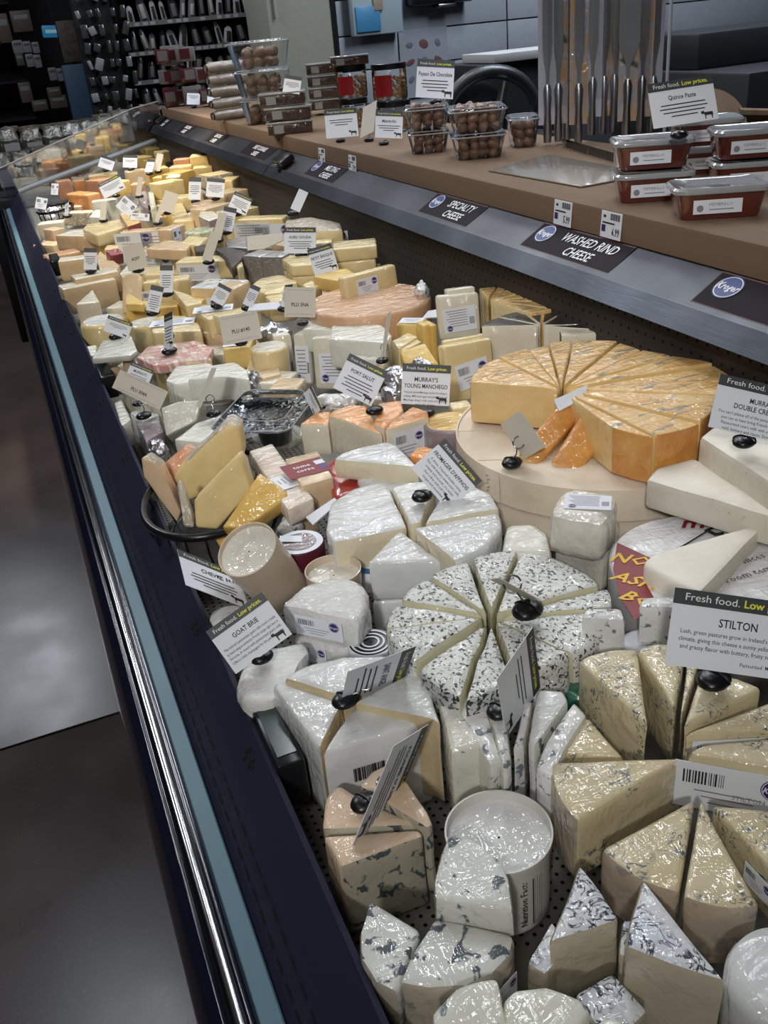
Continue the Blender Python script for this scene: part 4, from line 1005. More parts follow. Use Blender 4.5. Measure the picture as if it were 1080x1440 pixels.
QF('narrow pale crust strip standing at the front of the basket', [(248, 678), (255, 674), (271, 730), (272, 742), (258, 740)], t=.02, m=('natr', 'natr'), a=.1, group=g, dz=.025)
QF('bright yellow brick in the middle of the basket', [(272, 704), (334, 641), (342, 652), (354, 691), (305, 745), (275, 742)], t=.05, m=('yel3', 'yel2'), a=-.35, k='cccccc', group=g, dz=.032, bev=.004)
QF('flat yellow slab at the right of the basket', [(312, 741), (365, 664), (403, 690), (404, 700), (365, 728), (335, 743)], t=.03, m=('gold', 'yel'), a=.45, group=g, dz=.015)
QF('yellow chunk sagging under the front rim of the basket', [(298, 752), (345, 750), (335, 778), (312, 775)], t=.03, m=('gold', 'gold'), a=.2, group=g, dz=-.03)
t = W('pinkish soft brick with a white logo label across it', [(349, 633), (383, 622), (441, 700), (404, 717)], .012, .028, 'cccc', ('washed', 'washed'), bev=.005)
lab_top(t, 410, 676, .045, .055, 'S', -58)
W('grey-beige brick underneath the pinkish labelled brick', [(372, 680), (405, 668), (446, 712), (415, 730)], -.018, .04, 'cccc', ('beige', 'beige'))
t = W('small beige tray cheese with a dark red printed label', [(401, 645), (447, 633), (469, 671), (424, 684)], .014, .05, 'cccc', ('beige', 'beige'), bev=.003)
o_ = P(424, 655, t.cen.z+.0015); r = (t.V[2]-t.V[1]).normalized(); u = Z1.cross(r)
bm = bmesh.new(); add_quad(bm, Vector((-.006, 0, 0)), X1, Y1, .062, .050, 0); add_text(bm, 'tome', -.022, .004, .012, 'LEFT', 1, .02, 0, 1, .0003); add_text(bm, 'corse', -.022, -.010, .012, 'LEFT', 1, .02, 0, 1, .0003)
add_quad(bm, Vector((.018, .008, .0004)), X1, Y1, .014, .014, 2); add_quad(bm, Vector((.018, -.010, .0004)), X1, Y1, .014, .012, 3)
rr = (t.V[1]-t.V[0]).normalized(); put(new_obj('label', flat_mesh(bm, 'label', [M_red, M_white, M_paper, M_purple]), t.th), frame(t.cen+Vector((0, 0, .0012)), rr, Z1.cross(rr)), t.th)
lump('crumpled film parcel right of the basket, above the maroon round box', 405, 735, 18, 8, -.02, 'crumb'); QF('white barcode strip sticking out beside the maroon round box', [(430, 727), (470, 700), (477, 705), (440, 738)], t=.003, m=(M_paper, M_paper), a=.6, bev=0, amp=0, name='loose_label', cat='label', dz=-.01)
# round maroon box with a window
th, c, R = cyl('round maroon box with a white ring and clear window on top', 421, 762, 35, .028, -.006, (mat('maroon_card', (.09, .008, .022), .45), M_paper), name='cheese_box', cat='box', bev=.0015, names=('side', 'lid_ring'))
bm = bmesh.new(); add_lathe(bm, c+Vector((0, 0, .001)), [(R*.68, 0), (.001, 0)], 40, None, 0, False); finish(bm, 'window', C['purp'], th, th.location)
bm = bmesh.new(); add_quad(bm, c+Vector((-R*.25, R*.3, .0024)), CR, Vector((.3, 1, 0)).normalized(), R*.9, R*.5); finish(bm, 'sticker', M_paper, th, th.location, smooth=False)
# beige tipped tub and its neighbour
def tipped_tub(label, rc, bcn, rpx, z_r, z_b):
    a = P(rc[0], rc[1], z_r); b = P(bcn[0], bcn[1], z_b); ax = (b-a).normalized(); L_ = (b-a).length; R = rpx*depth(a)/FPX
    q = ax.to_track_quat('-Z', 'Y').to_matrix(); th = thing('cheese_tub', b, label, 'tub')
    bm = bmesh.new(); add_lathe(bm, a, [(.001, -L_), (R*.9, -L_), (R, -.002), (R, 0), (R*.96, 0), (R*.9, -.02)], 44, q, 0, False); finish(bm, 'wall', mat('tub_beige', (.62, .50, .38), .45, coat=.4), th, th.location, ang=50)
    bm = bmesh.new(); add_lathe(bm, a, [(R*.955, -.006), (R*.5, -.010), (.001, -.006)], 44, q, 0, False); finish(bm, 'film_cover', C['goat'], th, th.location, ang=50)
tipped_tub('beige plastic tub tipped towards the rail, milky film over its mouth', (347, 772), (396, 828), 45, .955, .868)
tub('beige tub standing behind the wrapped half brie', 468, 800, 40, .06, -.006, MATS['tub_beige'], C['goat'])
t = W('film-wrapped half of a white brie with logo label, upper of two', [(391, 850), (412, 832), (446, 814), (480, 806), (512, 816), (521, 848), (503, 872)], .012, .042, 'crrrrrc', ('wbrie', 'wbrie'), bev=.010, amp=.004)
lab_w(t, 6, .5, .5, .06, .026, 'S')
t = W('film-wrapped half of a white brie with logo label, lower of two', [(410, 890), (440, 850), (500, 840), (524, 866), (505, 900), (480, 912)], -.034, .04, 'crrrcc', ('wbrie', 'wbrie'), bev=.010, amp=.004)
lab_w(t, 5, .6, .5, .04, .022, 'S')
th, c, R = cyl('flat round box with black and white rings, left of the speckled wheel', 521, 903, 33, .03, -.03, (M_paper, M_black), name='cheese_box', cat='box', bev=.002)
bm = bmesh.new()
for q in (.85, .62, .4): add_lathe(bm, c+Vector((0, 0, .0008)), [(R*q, 0), (R*(q-.09), 0)], 40, None, 0, False)
finish(bm, 'white_rings', M_paper, th, th.location, smooth=False)
W('flat yellow printed box edge under the lower wrapped brie', [(505, 935), (512, 905), (545, 915), (552, 940)], -.046, .02, 'cccc', ('yel', 'yel'), name='cheese_box', cat='box')
W('film-wrapped white brie wedge under the goat brie card', [(330, 965), (338, 935), (378, 905), (427, 897), (432, 915), (408, 960), (385, 985), (345, 990)], -.004, .07, 'rrrrccrr', ('wbrie', 'wbrie'), bev=.010, amp=.004)
cyl('small white round cheese half hidden behind the goat brie card', 322, 862, 30, .06, -.02, ('brie', 'brie'), bev=.01)
# bare white brie wedges, right edge, and their round box
BB = ('bpaste2', 'brie2'); g = 'bare white brie wedges at the right edge'
W('bare brie wedge with its point to the right, in front of the wooden box', [(908, 674), (924, 656), (975, 643), (990, 649), (1130, 738)], .022, .038, 'rrrcc', BB, group=g, bev=.006)
W('bare brie wedge under the double crème card, at the right edge', [(984, 613), (1003, 599), (1065, 600), (1160, 650), (1150, 722)], .046, .048, 'rrrcc', BB, group=g, bev=.006)
W('bare brie wedge on the red and white box, cream cut face to the right', [(903, 792), (918, 778), (1058, 736), (1071, 742), (984, 834)], .012, .058, 'rcccr', BB, group=g, bev=.006)
th, c, R = cyl('round white cheese box with red sector, yellow letters and red script, in film', 1000, 790, 140, .055, -.014, (mat('box_side', (.50, .50, .50), .4, coat=.8), cheese('white_lid_film', (.74, .74, .76), (.70, .70, .72))), name='cheese_box', cat='box', bev=.003)
bm = bmesh.new(); zc = c.z+.0010
pg = [P(x, y, zc) for x, y in ((868, 763), (925, 789), (905, 815), (925, 850), (893, 872), (872, 840), (862, 800))]
f = bm.faces.new([bm.verts.new(p) for p in pg]); finish(bm, 'red_sector', M_red, th, th.location, smooth=False)
bm = bmesh.new()
def ptext(bm, s, px, py, rot, size, mi, shear=0, bold=.02):
    b2 = bmesh.new(); add_text(b2, s, 0, 0, size, 'CENTER', mi, bold, shear)
    r0 = Vector((CR.x, CR.y, 0)).normalized(); u0 = Z1.cross(r0); q = math.radians(rot); r = r0*math.cos(q)+u0*math.sin(q); u = u0*math.cos(q)-r0*math.sin(q); o_ = P(px, py, zc+.0006)
    for v in b2.verts: v.co = o_+r*v.co.x+u*v.co.y
    m_ = bpy.data.meshes.new('x'); b2.to_mesh(m_); b2.free(); bm.from_mesh(m_); bpy.data.meshes.remove(m_)
ptext(bm, 'NO', 884, 792, -25, .026, 0, .3); ptext(bm, 'ASH', 890, 822, -35, .026, 0, .3); ptext(bm, 'BO', 892, 848, -40, .026, 0, .3)
ptext(bm, 'm', 975, 742, -10, .035, 1, .3); ptext(bm, 'C', 1006, 752, -10, .03, 2, .2, .05); ptext(bm, 'slices', 1062, 788, 20, .014, 2, 0, 0); ptext(bm, 'room tempera', 1070, 806, 20, .014, 2, 0, 0)
add_tube(bm, [P(950, 774, zc+.0005), P(996, 746, zc+.0005)], .0012, 4, 2)
put(new_obj('lettering', flat_mesh(bm, 'lettering', [M_yel, M_red, M_ink]), th), Matrix.Translation(Vector((0, 0, 0))), None); bpy.data.objects[[o.name for o in bpy.data.objects if o.name.startswith('lettering')][-1]].location = -th.location
lump('pale film-wrapped cheese under the clear olive container', 350, 600, 30, 12, -.045, 'crumb', amp=.005)
lump('silvery film-wrapped cheese under the right side of the olive container', 400, 605, 26, 10, -.05, 'moz', amp=.005)
# clear olive container
p0 = surf(372, 580, .012); s = depth(p0)/FPX
th = thing('clear_container', p0-Vector((0, 0, .05)), 'clear hinged plastic container of dark olives beside the port salut card', 'container')
Mq = Matrix.Rotation(-.62, 3, 'Z')
def rrect(c, sx, sy, z, r=.02, n=5):
    out = []
    for (qx, qy, a0) in ((1, 1, 0), (-1, 1, 90), (-1, -1, 180), (1, -1, 270)):
        for i in range(n+1):
            a = math.radians(a0+90*i/n); out.append(c+Mq @ Vector((qx*(sx-r)+r*math.cos(a), qy*(sy-r)+r*math.sin(a), z)))
    return out
def loft(bm, loops, mi=0, cap=True):
    rs = [[bm.verts.new(p) for p in L_] for L_ in loops]; n = len(rs[0])
    for i in range(len(rs)-1):
        for k in range(n): bm.faces.new((rs[i][k], rs[i][(k+1) % n], rs[i+1][(k+1) % n], rs[i+1][k])).material_index = mi
    if cap: bm.faces.new(rs[0][::-1]).material_index = mi; bm.faces.new(rs[-1]).material_index = mi
bm = bmesh.new(); loft(bm, [rrect(p0, .050, .062, -.05), rrect(p0, .062, .075, -.004)], cap=False); finish(bm, 'tray', M_shell, th, th.location)
bm = bmesh.new(); loft(bm, [rrect(p0, .064, .077, -.004), rrect(p0, .068, .081, 0), rrect(p0, .064, .077, .004), rrect(p0, .055, .068, .014), rrect(p0, .050, .062, .014)]); finish(bm, 'lid', M_shell, th, th.location)
bm = bmesh.new()
add_tube(bm, rrect(p0, .068, .081, .002), .0013, 5, closed=True); add_tube(bm, rrect(p0, .055, .068, .014), .001, 5, closed=True); finish(bm, 'rim', M_clear2, th, th.location)
q0 = surf(384, 590, -.015); bm = bmesh.new(); add_lathe(bm, q0, [(.001, -.04), (.026, -.04), (.034, 0), (.001, .001)], 24, None, 0, False); finish(bm, 'dip_pot', mat('dark_pot', (.02, .022, .022), .3), th, th.location)
random.seed(9)
for i in range(9):
    bm = bmesh.new(); a = i*2.4; rr = .006+.0025*i; add_ellipsoid(bm, q0+Vector((rr*math.cos(a), rr*math.sin(a), .004)), .009, .007, .006, Matrix.Rotation(a, 3, 'Z'), 10)
    tag(finish(bm, 'olive', MATS['dark_pot'], None, None, ang=60), 'dark olive inside the clear hinged container', 'olive', 'olives in the clear container')
# ================= middle and far cheeses =================
def Bl(label, p0, p1, h=.07, d=.06, m='yel2', dz=0, lab=None, **kw):
    mm = m if isinstance(m, tuple) else (m, m)
    t = B(label, p0, p1, dz, d, h, mm, **kw)
    if lab:
        for (u, v, w_, h_, s_) in lab: lab_f(t, u, v, w_, h_, s_)
    return t
def Wm(label, pts, h=.06, m='yel2', dz=0, k=None, **kw):
    mm = m if isinstance(m, tuple) else (m, m)
    return W(label, pts, dz, h, k, mm, **kw)
# --- left, striped and white group
g = None
Wm('flat pack in pink striped wrap, left of the mozzarella-white blocks', [(192, 502), (206, 487), (276, 478), (300, 488), (292, 504), (216, 514)], .02, 'pinkst', .014, bev=.004)
Bl('beige slab standing under the pink striped pack, left one', (216, 517), (232, 517), .07, .04, 'yel2', .004)
Bl('beige slab with a logo under the pink striped pack', (234, 514), (258, 512), .07, .05, 'beige', .006); Bl('wide beige slab under the pink striped pack', (260, 512), (298, 505), .07, .04, 'beige', .006)
Bl('small tan slab leaning by the rail below the flat greenish wedge', (157, 518), (168, 514), .06, .02, 'tan', -.006, lean=14); Bl('tan slab behind the leaning one by the rail', (172, 510), (190, 507), .06, .03, 'tan', -.004)
Wm('milky white block at the back left of the white group', [(232, 534), (248, 513), (287, 507), (303, 514), (246, 540)], .055, ('moz'), .006, bev=.005)
Wm('milky white block at the back right of the white group', [(262, 533), (298, 513), (331, 508), (349, 520), (350, 533), (318, 529)], .05, ('moz'), .012, bev=.006)
Bl('milky white block wrapped in film with a wire line across, front of the white group', (247, 540), (318, 531), .055, .07, 'moz', .004, bev=.006)
QF('ivory wedge with a black ash strip along its top edge', [(226, 573), (251, 564), (283, 562), (276, 592), (233, 613)], .004, .045, ('ivory2', 'greyr'), .2, 'rrccc')
Wm('flat milky slice beneath the black clip near the olive container', [(243, 618), (275, 594), (320, 578), (330, 598), (287, 622)], .05, 'moz', -.008, bev=.006)
Wm('ivory wedge behind the large blank plu card', [(168, 538), (190, 522), (215, 548), (224, 566), (196, 566)], .06, 'ivory', .004)
Wm('small pale wedge tight against the rail below the large plu card', [(160, 566), (171, 560), (184, 590), (170, 600)], .05, 'moz', -.02); Wm('purple-grey piece in film under the oval clip near the rail', [(190, 590), (222, 586), (230, 606), (205, 622)], .06, 'purp', -.018)
Wm('white round edge of cheese just below the large plu card', [(182, 580), (205, 572), (224, 582), (200, 592)], .05, 'brie', -.012)
lump('film-wrapped grey piece between the rail and the ash-strip wedge', 222, 625, 16, 9, -.02, 'foil')
# --- yellow rounds
cyl('white-topped round cheese closest to the rail, behind a tilted card', 144, 449, 32, .075, .006, ('yel2', 'brie'), bev=.010)
cyl('pale yellow round cheese right of the white-topped one', 206, 452, 27, .065, .0, ('yel2', 'ivory2'), bev=.008)
Wm('flat pale green-yellow wedge overhanging the rail', [(129, 504), (143, 479), (185, 471), (193, 492), (184, 499)], .014, 'ivory2', .02, 'rcccc', bev=.004)
Wm('small pale piece under the flat greenish wedge', [(121, 487), (136, 484), (134, 500), (124, 500)], .05, 'moz', -.02)
t = Wm('rounded yellow cheese with white labels on top, left of the blank card', [(208, 452), (224, 443), (262, 443), (281, 455), (283, 464), (214, 468)], .055, 'yel2', .012, bev=.007); lab_top(t, 243, 454, .10, .05, 'L', 4)
t = Wm('soft yellow block with a printed label on top, upper middle', [(273, 436), (284, 427), (316, 428), (331, 441), (293, 449)], .05, 'yel2', .014, bev=.006); lab_top(t, 300, 435, .09, .05, 'L', 6)
Bl('orange-tan block under the soft labelled one', (284, 467), (314, 470), .06, .08, 'tan', -.016)
Bl('long straw block behind the plu card, white strip label on its top', (312, 449), (367, 436), .04, .06, 'yel2', .016)
QF('long white paper label strip lying above the blank card', [(348, 437), (352, 428), (392, 424), (396, 434)], .022, .003, (M_paper, M_paper), .5, None, 0, 'loose_label', amp=0, cat='label')
Bl('tan block beside the long straw block', (313, 462), (368, 452), .06, .05, 'beige', -.01)
t = Bl('small yellow block carrying the clip of the wide blank card', (313, 491), (352, 488), .045, .07, 'yel', .0); lab_t(t, .4, .5, .05, .05, 'P')
Wm('triangular ivory wedge standing up beside the rail', [(130, 406), (106, 428), (140, 424)], .075, 'ivory', .010)
Bl('large tan block by the rail behind the triangular wedge', (88, 407), (163, 392), .075, .07, ('beige', 'ivory'), .004, kinds=[0, 0, 0, 0, 1])
Bl('tan block behind the large one by the rail', (106, 393), (167, 381), .06, .07, ('beige', 'ivory'), .014, kinds=[0, 0, 0, 0, 1])
t = QF('upright pack with round top and logo label, left of a tilted card', [(172, 440), (172, 390), (178, 384), (194, 384), (200, 391), (200, 440)], .004, .04, ('beige', 'beige'), .1)
Wm('yellow triangular wedge above the yellow bricks', [(176, 427), (176, 415), (182, 412), (204, 425), (200, 428)], .02, 'yel', .024)
Bl('yellow brick left of the tilted card clip', (175, 434), (214, 430), .06, .06, 'yel', .0); Bl('bright gold brick right of the tilted card clip', (219, 434), (250, 430), .06, .05, 'gold', .004)
Bl('gold block behind the bright gold brick', (240, 425), (282, 424), .05, .06, 'yel', .0, lower=1)
Wm('yellow triangular slice above the gold brick', [(240, 405), (262, 412), (285, 425), (262, 430)], .03, 'yel2', .016)
t = Bl('pale block with a barcode label between two upright cards', (200, 398), (218, 397), .07, .04, 'yel2', .01, [(.5, .6, .05, .04, 'S')]); t = Bl('pale yellow block right of the upright card, rounded end', (219, 397), (265, 392), .06, .06, 'yel2', .012, bev=.007)
t = Bl('big film-wrapped block with barcode label, shiny top', (265, 404), (325, 406), .085, .09, ('beige', 'crumb'), .014, [(.35, .55, .075, .045, 'S')], kinds=[0, 0, 0, 0, 1], bev=.008); Bl('right end of the big shiny wrapped block', (327, 406), (350, 396), .08, .06, 'beige', .012)
# --- rows in front of the red wax piece
t = Bl('tan block with two white labels, left of the herb cheese', (168, 327), (236, 322), .075, .05, 'beige', .010, [(.26, .45, .13, .06, 'S'), (.78, .42, .12, .05, 'P')])
t = Bl('tan end block with narrow logo label beside the herb cheese', (238, 323), (260, 315), .07, .05, 'tan', .012, [(.4, .45, .04, .06, 'S')])
t = Bl('tan block with big white logo label in the next row', (200, 353), (244, 352), .07, .05, 'beige', .010, [(.35, .5, .11, .06, 'S')]); Wm('pinkish slices fanned above the white-labelled row', [(205, 350), (232, 337), (270, 340), (262, 352)], .03, 'tan', .018)
t = Bl('long pale block with barcode label, dark folded wrap behind', (245, 369), (325, 366), .05, .07, 'yel2', .010, [(.4, .6, .12, .045, 'S')], bev=.006)
Wm('pale yellow crumbly piece beside the herb cheese', [(254, 342), (265, 331), (293, 333), (280, 345)], .04, 'yel2', .010)
cyl('flat cheese coated in green herbs', 281, 323, 22, .05, .010, ('green', 'green'))
t = Wm('small cube with white label and dark bottom side', [(279, 304), (282, 297), (301, 297), (311, 305), (294, 311)], .06, ('purp', 'ivory'), .022, bev=.002)
Wm('black folded wrapper lying in the middle rows', [(303, 350), (318, 346), (348, 354), (338, 366), (326, 377), (318, 362)], .03, 'blackr', .012); Wm('second dark folded wrapper at the left of the black one', [(272, 346), (290, 343), (292, 352), (276, 354)], .04, 'blackr', .01)
Wm('flat foil-topped packs left of the grey-rinded cheese', [(316, 336), (347, 333), (348, 349), (320, 347)], .04, 'foil', .006); Wm('pale slice beside the grey-rinded cheese', [(328, 368), (338, 360), (342, 372), (334, 378)], .05, 'yel2', .006)
t = Bl('cheese with rough dark grey rind and shiny film top, left half', (340, 359), (365, 361), .075, .07, ('greyr', 'foil'), .012, kinds=[0, 0, 0, 0, 1]); Bl('cheese with rough dark grey rind and shiny film top, right half', (366, 361), (397, 361), .075, .07, ('greyr', 'foil'), .014, kinds=[0, 0, 0, 0, 1])
t = Bl('long block with two printed labels below the tilted card', (333, 309), (397, 307), .09, .06, 'yel2', .012, [(.3, .5, .12, .07, 'L'), (.75, .5, .13, .06, 'S')]); Bl('pale sliced piece behind the long labelled block', (320, 300), (364, 290), .05, .07, 'yel2', .016, lower=1)
QF('brown blank card leaning on the long labelled block', [(347, 332), (397, 328), (398, 338), (372, 350), (348, 352)], .01, .003, (M_cream, M_cream), .2, None, 0, 'blank_card', amp=0, cat='card')
Wm('pale cheese bag gathered at the top, below the back panel', [(399, 320), (402, 308), (440, 304), (479, 312), (482, 322), (440, 325)], .05, ('yel2', 'natr'), .034, k='cccccc', bev=.01, amp=.003); t = Bl('pale block with logo label at the right of the gathered bag', (440, 328), (482, 322), .05, .05, 'yel2', .012, [(.6, .5, .09, .04, 'S')])
Bl('butter-coloured brick, top of the stack by the back panel', (468, 351), (530, 345), .03, .09, 'yel2', .05, lower=2)
t = Bl('pale block with small logo left of the brick stack', (440, 343), (468, 340), .05, .06, 'yel2', .016, [(.25, .4, .05, .035, 'S')])
Wm('cut-corner yellow slab, top of two, below a front-facing card', [(396, 364), (410, 374), (440, 372), (440, 360), (408, 358)], .026, ('yel2', 'yel2'), .026, lower=1)
Wm('golden film-wrapped cheese left of the leaning card, under the grey rind', [(352, 402), (364, 389), (400, 386), (418, 395), (396, 410), (372, 413)], .06, 'yel2', .012, bev=.008, amp=.003)
Wm('round-ended ivory cheese in front of the golden wrapped one', [(368, 413), (378, 402), (400, 396), (420, 404), (414, 420), (380, 424)], .05, 'yel2', .006, bev=.006)
Wm('small yellow piece right of the leaning cards', [(424, 400), (438, 394), (452, 399), (440, 408)], .04, 'yel2', .02)
# --- far right stacks under the ramp
Bl('tall straw brick at the top right of the far stack', (266, 221), (295, 218), .07, .10, 'yel3', .055); Bl('straw brick directly below the topmost far one', (271, 237), (298, 234), .07, .10, 'yel3', .02)
Bl('small orange brick left of the topmost straw brick', (243, 225), (265, 223), .03, .06, 'pinkor', .05); Bl('pale flat brick below the small orange one', (237, 236), (268, 233), .04, .08, 'yel2', .04)
Bl('gold brick in the middle of the far stack', (248, 245), (273, 238), .10, .08, 'gold', .03); Bl('yellow block at the left of the far stack', (208, 239), (237, 235), .08, .09, 'yel', .03)
Bl('straw block with shiny paper on top in the far stack', (225, 259), (258, 252), .06, .08, 'yel3', .03, lower=1); QF('shiny paper scrap on the straw block of the far stack', [(233, 250), (238, 246), (254, 245), (252, 249)], .045, .003, (M_paper, M_paper), .6, None, 0, 'loose_label', amp=0, cat='label')
Bl('yellow block behind the shiny paper scrap', (214, 250), (240, 248), .07, .06, 'yel', .01); Bl('tan block at the lower left of the far stack', (212, 262), (228, 262), .09, .06, 'tan', .0)
Bl('straw block with stamped top under the ramp, back of its pair', (294, 248), (328, 242), .05, .10, ('natr', 'yel3'), .045, kinds=[0, 0, 0, 0, 1]); Bl('brown-rinded straw block in front of the stamped one', (313, 256), (328, 253), .10, .07, ('natr', 'natr'), .03); Bl('straw end block at the right of the brown-rinded one', (326, 254), (338, 247), .08, .06, 'yel3', .034)
Bl('tan block at the far right below the stamped ones', (318, 272), (349, 265), .05, .08, 'beige', .016); Bl('pale slab below the white upright cards', (270, 272), (285, 270), .05, .06, 'pinkr', .01)
Wm('round tan cheese end with white rind under the left upright card', [(268, 288), (274, 281), (298, 280), (305, 288), (290, 293)], .08, 'tan', .020); t = Bl('long beige block with small label below the upright cards', (287, 295), (326, 284), .06, .07, 'beige', .014, [(.45, .5, .08, .035, 'T')])
Bl('straw block in the middle of the far heap', (241, 279), (272, 276), .05, .08, 'yel2', .012); Wm('pointed pale wedge below the straw block of the far heap', [(241, 306), (246, 287), (256, 283), (264, 300)], .07, 'yel2', .0)
Bl('pale flat piece behind the tan-labelled row', (243, 312), (272, 309), .04, .06, 'yel2', .0); Bl('straw sliver right of the pointed pale wedge', (262, 300), (274, 300), .04, .05, 'ivory', .004)
Wm('purple-brown rinded cheese cut open, left half', [(193, 275), (198, 268), (206, 269), (208, 292), (200, 290)], .06, 'purp', .014); Wm('ivory cut piece of the purple-brown cheese, right half', [(208, 270), (216, 268), (219, 290), (212, 296)], .06, 'ivory2', .014)
Bl('tan crumbling block in shadow left of the straw block', (215, 272), (228, 272), .08, .05, 'tan', .0); Bl('beige block under the far upright card', (178, 242), (206, 238), .07, .07, 'beige', .016)
Bl('pinkish block below the beige one, far left middle', (183, 260), (202, 258), .05, .07, 'pinkr', .0); Bl('yellow rounded piece right of the tilted card, orange group', (165, 256), (183, 252), .06, .06, 'yel', .006, bev=.008)
for i, (x0, x1, y) in enumerate(((196, 214, 222), (216, 232, 226), (192, 206, 221), (228, 246, 214), (205, 226, 210))):
    Bl(('thin straw strip', 'thin golden strip', 'pale small brick', 'narrow straw brick', 'golden brick')[i]+' in the heap by the end panel, '+('left', 'right', 'far left', 'at the back right', 'at the back')[i], (x0, y), (x1, y-3), .05, .10, ('yel', 'gold', 'yel2', 'yel3', 'yel')[i], .0)
# --- orange group far left
Bl('orange brick furthest left in the orange group', (79, 256), (100, 253), .09, .08, 'pinkor', .010); Bl('middle orange brick of the orange group', (102, 255), (118, 253), .10, .08, 'cheddar', .010); Bl('salmon-orange brick at the right of the orange group', (119, 254), (138, 254), .10, .08, 'pinkor', .010)
Bl('orange block in shiny film in front of the orange group', (92, 272), (122, 274), .07, .07, 'cheddar', .004, bev=.008)
t = Bl('pale yellow block with dark round marks behind the orange group', (124, 248), (165, 243), .06, .08, 'yel2', .012); lab_f(t, .2, .5, .03, .03, 'T'); lab_f(t, .62, .5, .03, .03, 'T')
Bl('rustic crusted block below the shiny orange one', (88, 300), (126, 299), .05, .06, 'natr', -.006, lower=0); Wm('grey flat piece left of the upright ivory slab', [(125, 305), (134, 293), (150, 294), (148, 306)], .05, 'ivory2', -.01)
Bl('upright ivory slab with narrow blank card in front', (128, 284), (163, 280), .10, .05, 'ivory2', .016)
Bl('off-white block with printed top near the small basket', (52, 316), (88, 312), .06, .07, 'ivory', -.016); Bl('tall orange-tan slab touching the rail', (60, 322), (74, 324), .09, .05, 'tan', -.002)
t = Bl('gold-sided block with ivory top and logo by the rail', (77, 331), (116, 332), .055, .10, ('tan', 'ivory2'), .004, kinds=[0, 0, 0, 0, 1]); Bl('reddish-brown rind block under the gold-sided one', (66, 362), (113, 353), .05, .07, 'pinkr', -.02)
Wm('yellow wedge with long flat top, right of the gold-sided block', [(116, 322), (122, 315), (168, 308), (178, 318), (136, 331)], .04, 'yel2', .016); Bl('yellow block under the long flat wedge', (136, 335), (165, 330), .06, .06, 'yel', -.006); Bl('brown-tan block left of the yellow one, in shadow', (116, 334), (134, 336), .06, .06, 'tan', -.004)
Wm('cheddar-yellow wedge with red wax side', [(168, 301), (173, 299), (198, 312), (180, 319)], .03, ('redw', 'gold'), .024, bev=.002)
Bl('ivory block along the rail behind the striped card', (81, 368), (119, 363), .065, .06, ('beige', 'ivory'), .004, kinds=[0, 0, 0, 0, 1]); Wm('cream round end between the red box and the striped card', [(146, 350), (150, 344), (168, 345), (166, 352)], .05, 'yel2', .0)
Wm('tan flat crinkled pack left of the red box', [(136, 360), (140, 352), (168, 372), (165, 378), (140, 380)], .03, 'beige', .006); Bl('small dark red wax box tilted in the middle rows', (156, 360), (174, 356), .035, .04, 'redw', .016, lean=-18, name='cheese_box')
Wm('pale piece right of the red box', [(168, 384), (182, 368), (186, 384), (176, 396)], .06, 'ivory', -.004)
Wm('large pale block at the right of the plu card, two pieces wrapped', [(186, 388), (198, 376), (244, 372), (246, 384)], .04, 'yel2', .0)
# fill pieces seen in the gaps between the rows
fill = [('beige', 300, 385), ('yel2', 255, 385), ('tan', 215, 345), ('ivory', 190, 345), ('beige', 300, 330), ('yel2', 310, 420), ('beige', 355, 378), ('yel2', 430, 420), ('tan', 150, 400), ('ivory', 268, 330), ('beige', 120, 345), ('yel', 152, 342), ('tan', 395, 345), ('yel2', 425, 350), ('ivory', 165, 430), ('beige', 330, 470), ('tan', 262, 480), ('ivory', 296, 500), ('beige', 225, 290), ('yel2', 150, 262), ('tan', 300, 262), ('yel2', 345, 322), ('beige', 130, 455), ('yel2', 345, 490), ('ivory', 175, 520), ('beige', 395, 550), ('ivory', 530, 560), ('yel2', 520, 520), ('beige', 60, 345), ('tan', 100, 290), ('beige', 205, 305), ('yel', 230, 300), ('ivory', 380, 540), ('yel2', 500, 395), ('beige', 455, 400)]
names_ = {'beige': 'beige', 'yel2': 'straw', 'tan': 'tan', 'ivory': 'ivory', 'yel': 'yellow'}
random.seed(12); used_n = set()
for i, (mk, x, y) in enumerate(fill):
    wpx = 20+ (y-200)*.06
    q_ = surf(x, y, -.02); nb = min((o for o in bpy.data.objects if o.get('category') == 'cheese' and 'buried' not in o['label'] and o['label'] not in used_n), key=lambda o: (o.location-q_).length); used_n.add(nb['label'])
    Bl(' '.join((names_[mk]+' block half buried beside the '+nb['label'].split(',')[0]).split()[:16]), (x-wpx/2, y+random.uniform(-3, 3)), (x+wpx/2, y+random.uniform(-3, 3)), .05, .07, mk, -.035, group='half buried blocks showing in the gaps')
# small far basket
bc2 = surf(78, 293, -.004); s = depth(bc2)/FPX
bk2 = thing('wire_basket', bc2-Vector((0, 0, .06)), 'small black wire basket at the far left end, holding film packs', 'basket')
bm = bmesh.new(); add_tube(bm, ell(bc2, 22*s, 12*s*3.2, 0), .006, 6, closed=True); finish(bm, 'rim', M_black, bk2, bk2.location, ang=60)
bm = bmesh.new(); add_tube(bm, ell(bc2, 19*s, 10*s*3.2, -.06), .004, 6, closed=True); finish(bm, 'foot_ring', M_black, bk2, bk2.location, ang=60)
for i in range(14):
    bm = bmesh.new(); add_tube(bm, [ell(bc2, 22*s, 12*s*3.2, 0, 14)[i], ell(bc2, 19*s, 10*s*3.2, -.06, 14)[i]], .003, 5); finish(bm, 'wire', M_black, bk2, bk2.location, ang=60)
lump('grey film pack lying in the small far basket', 76, 294, 14, 5, -.01, 'foil'); lump('white film pack under the rim of the small far basket', 66, 302, 12, 4, -.02, 'crumb')
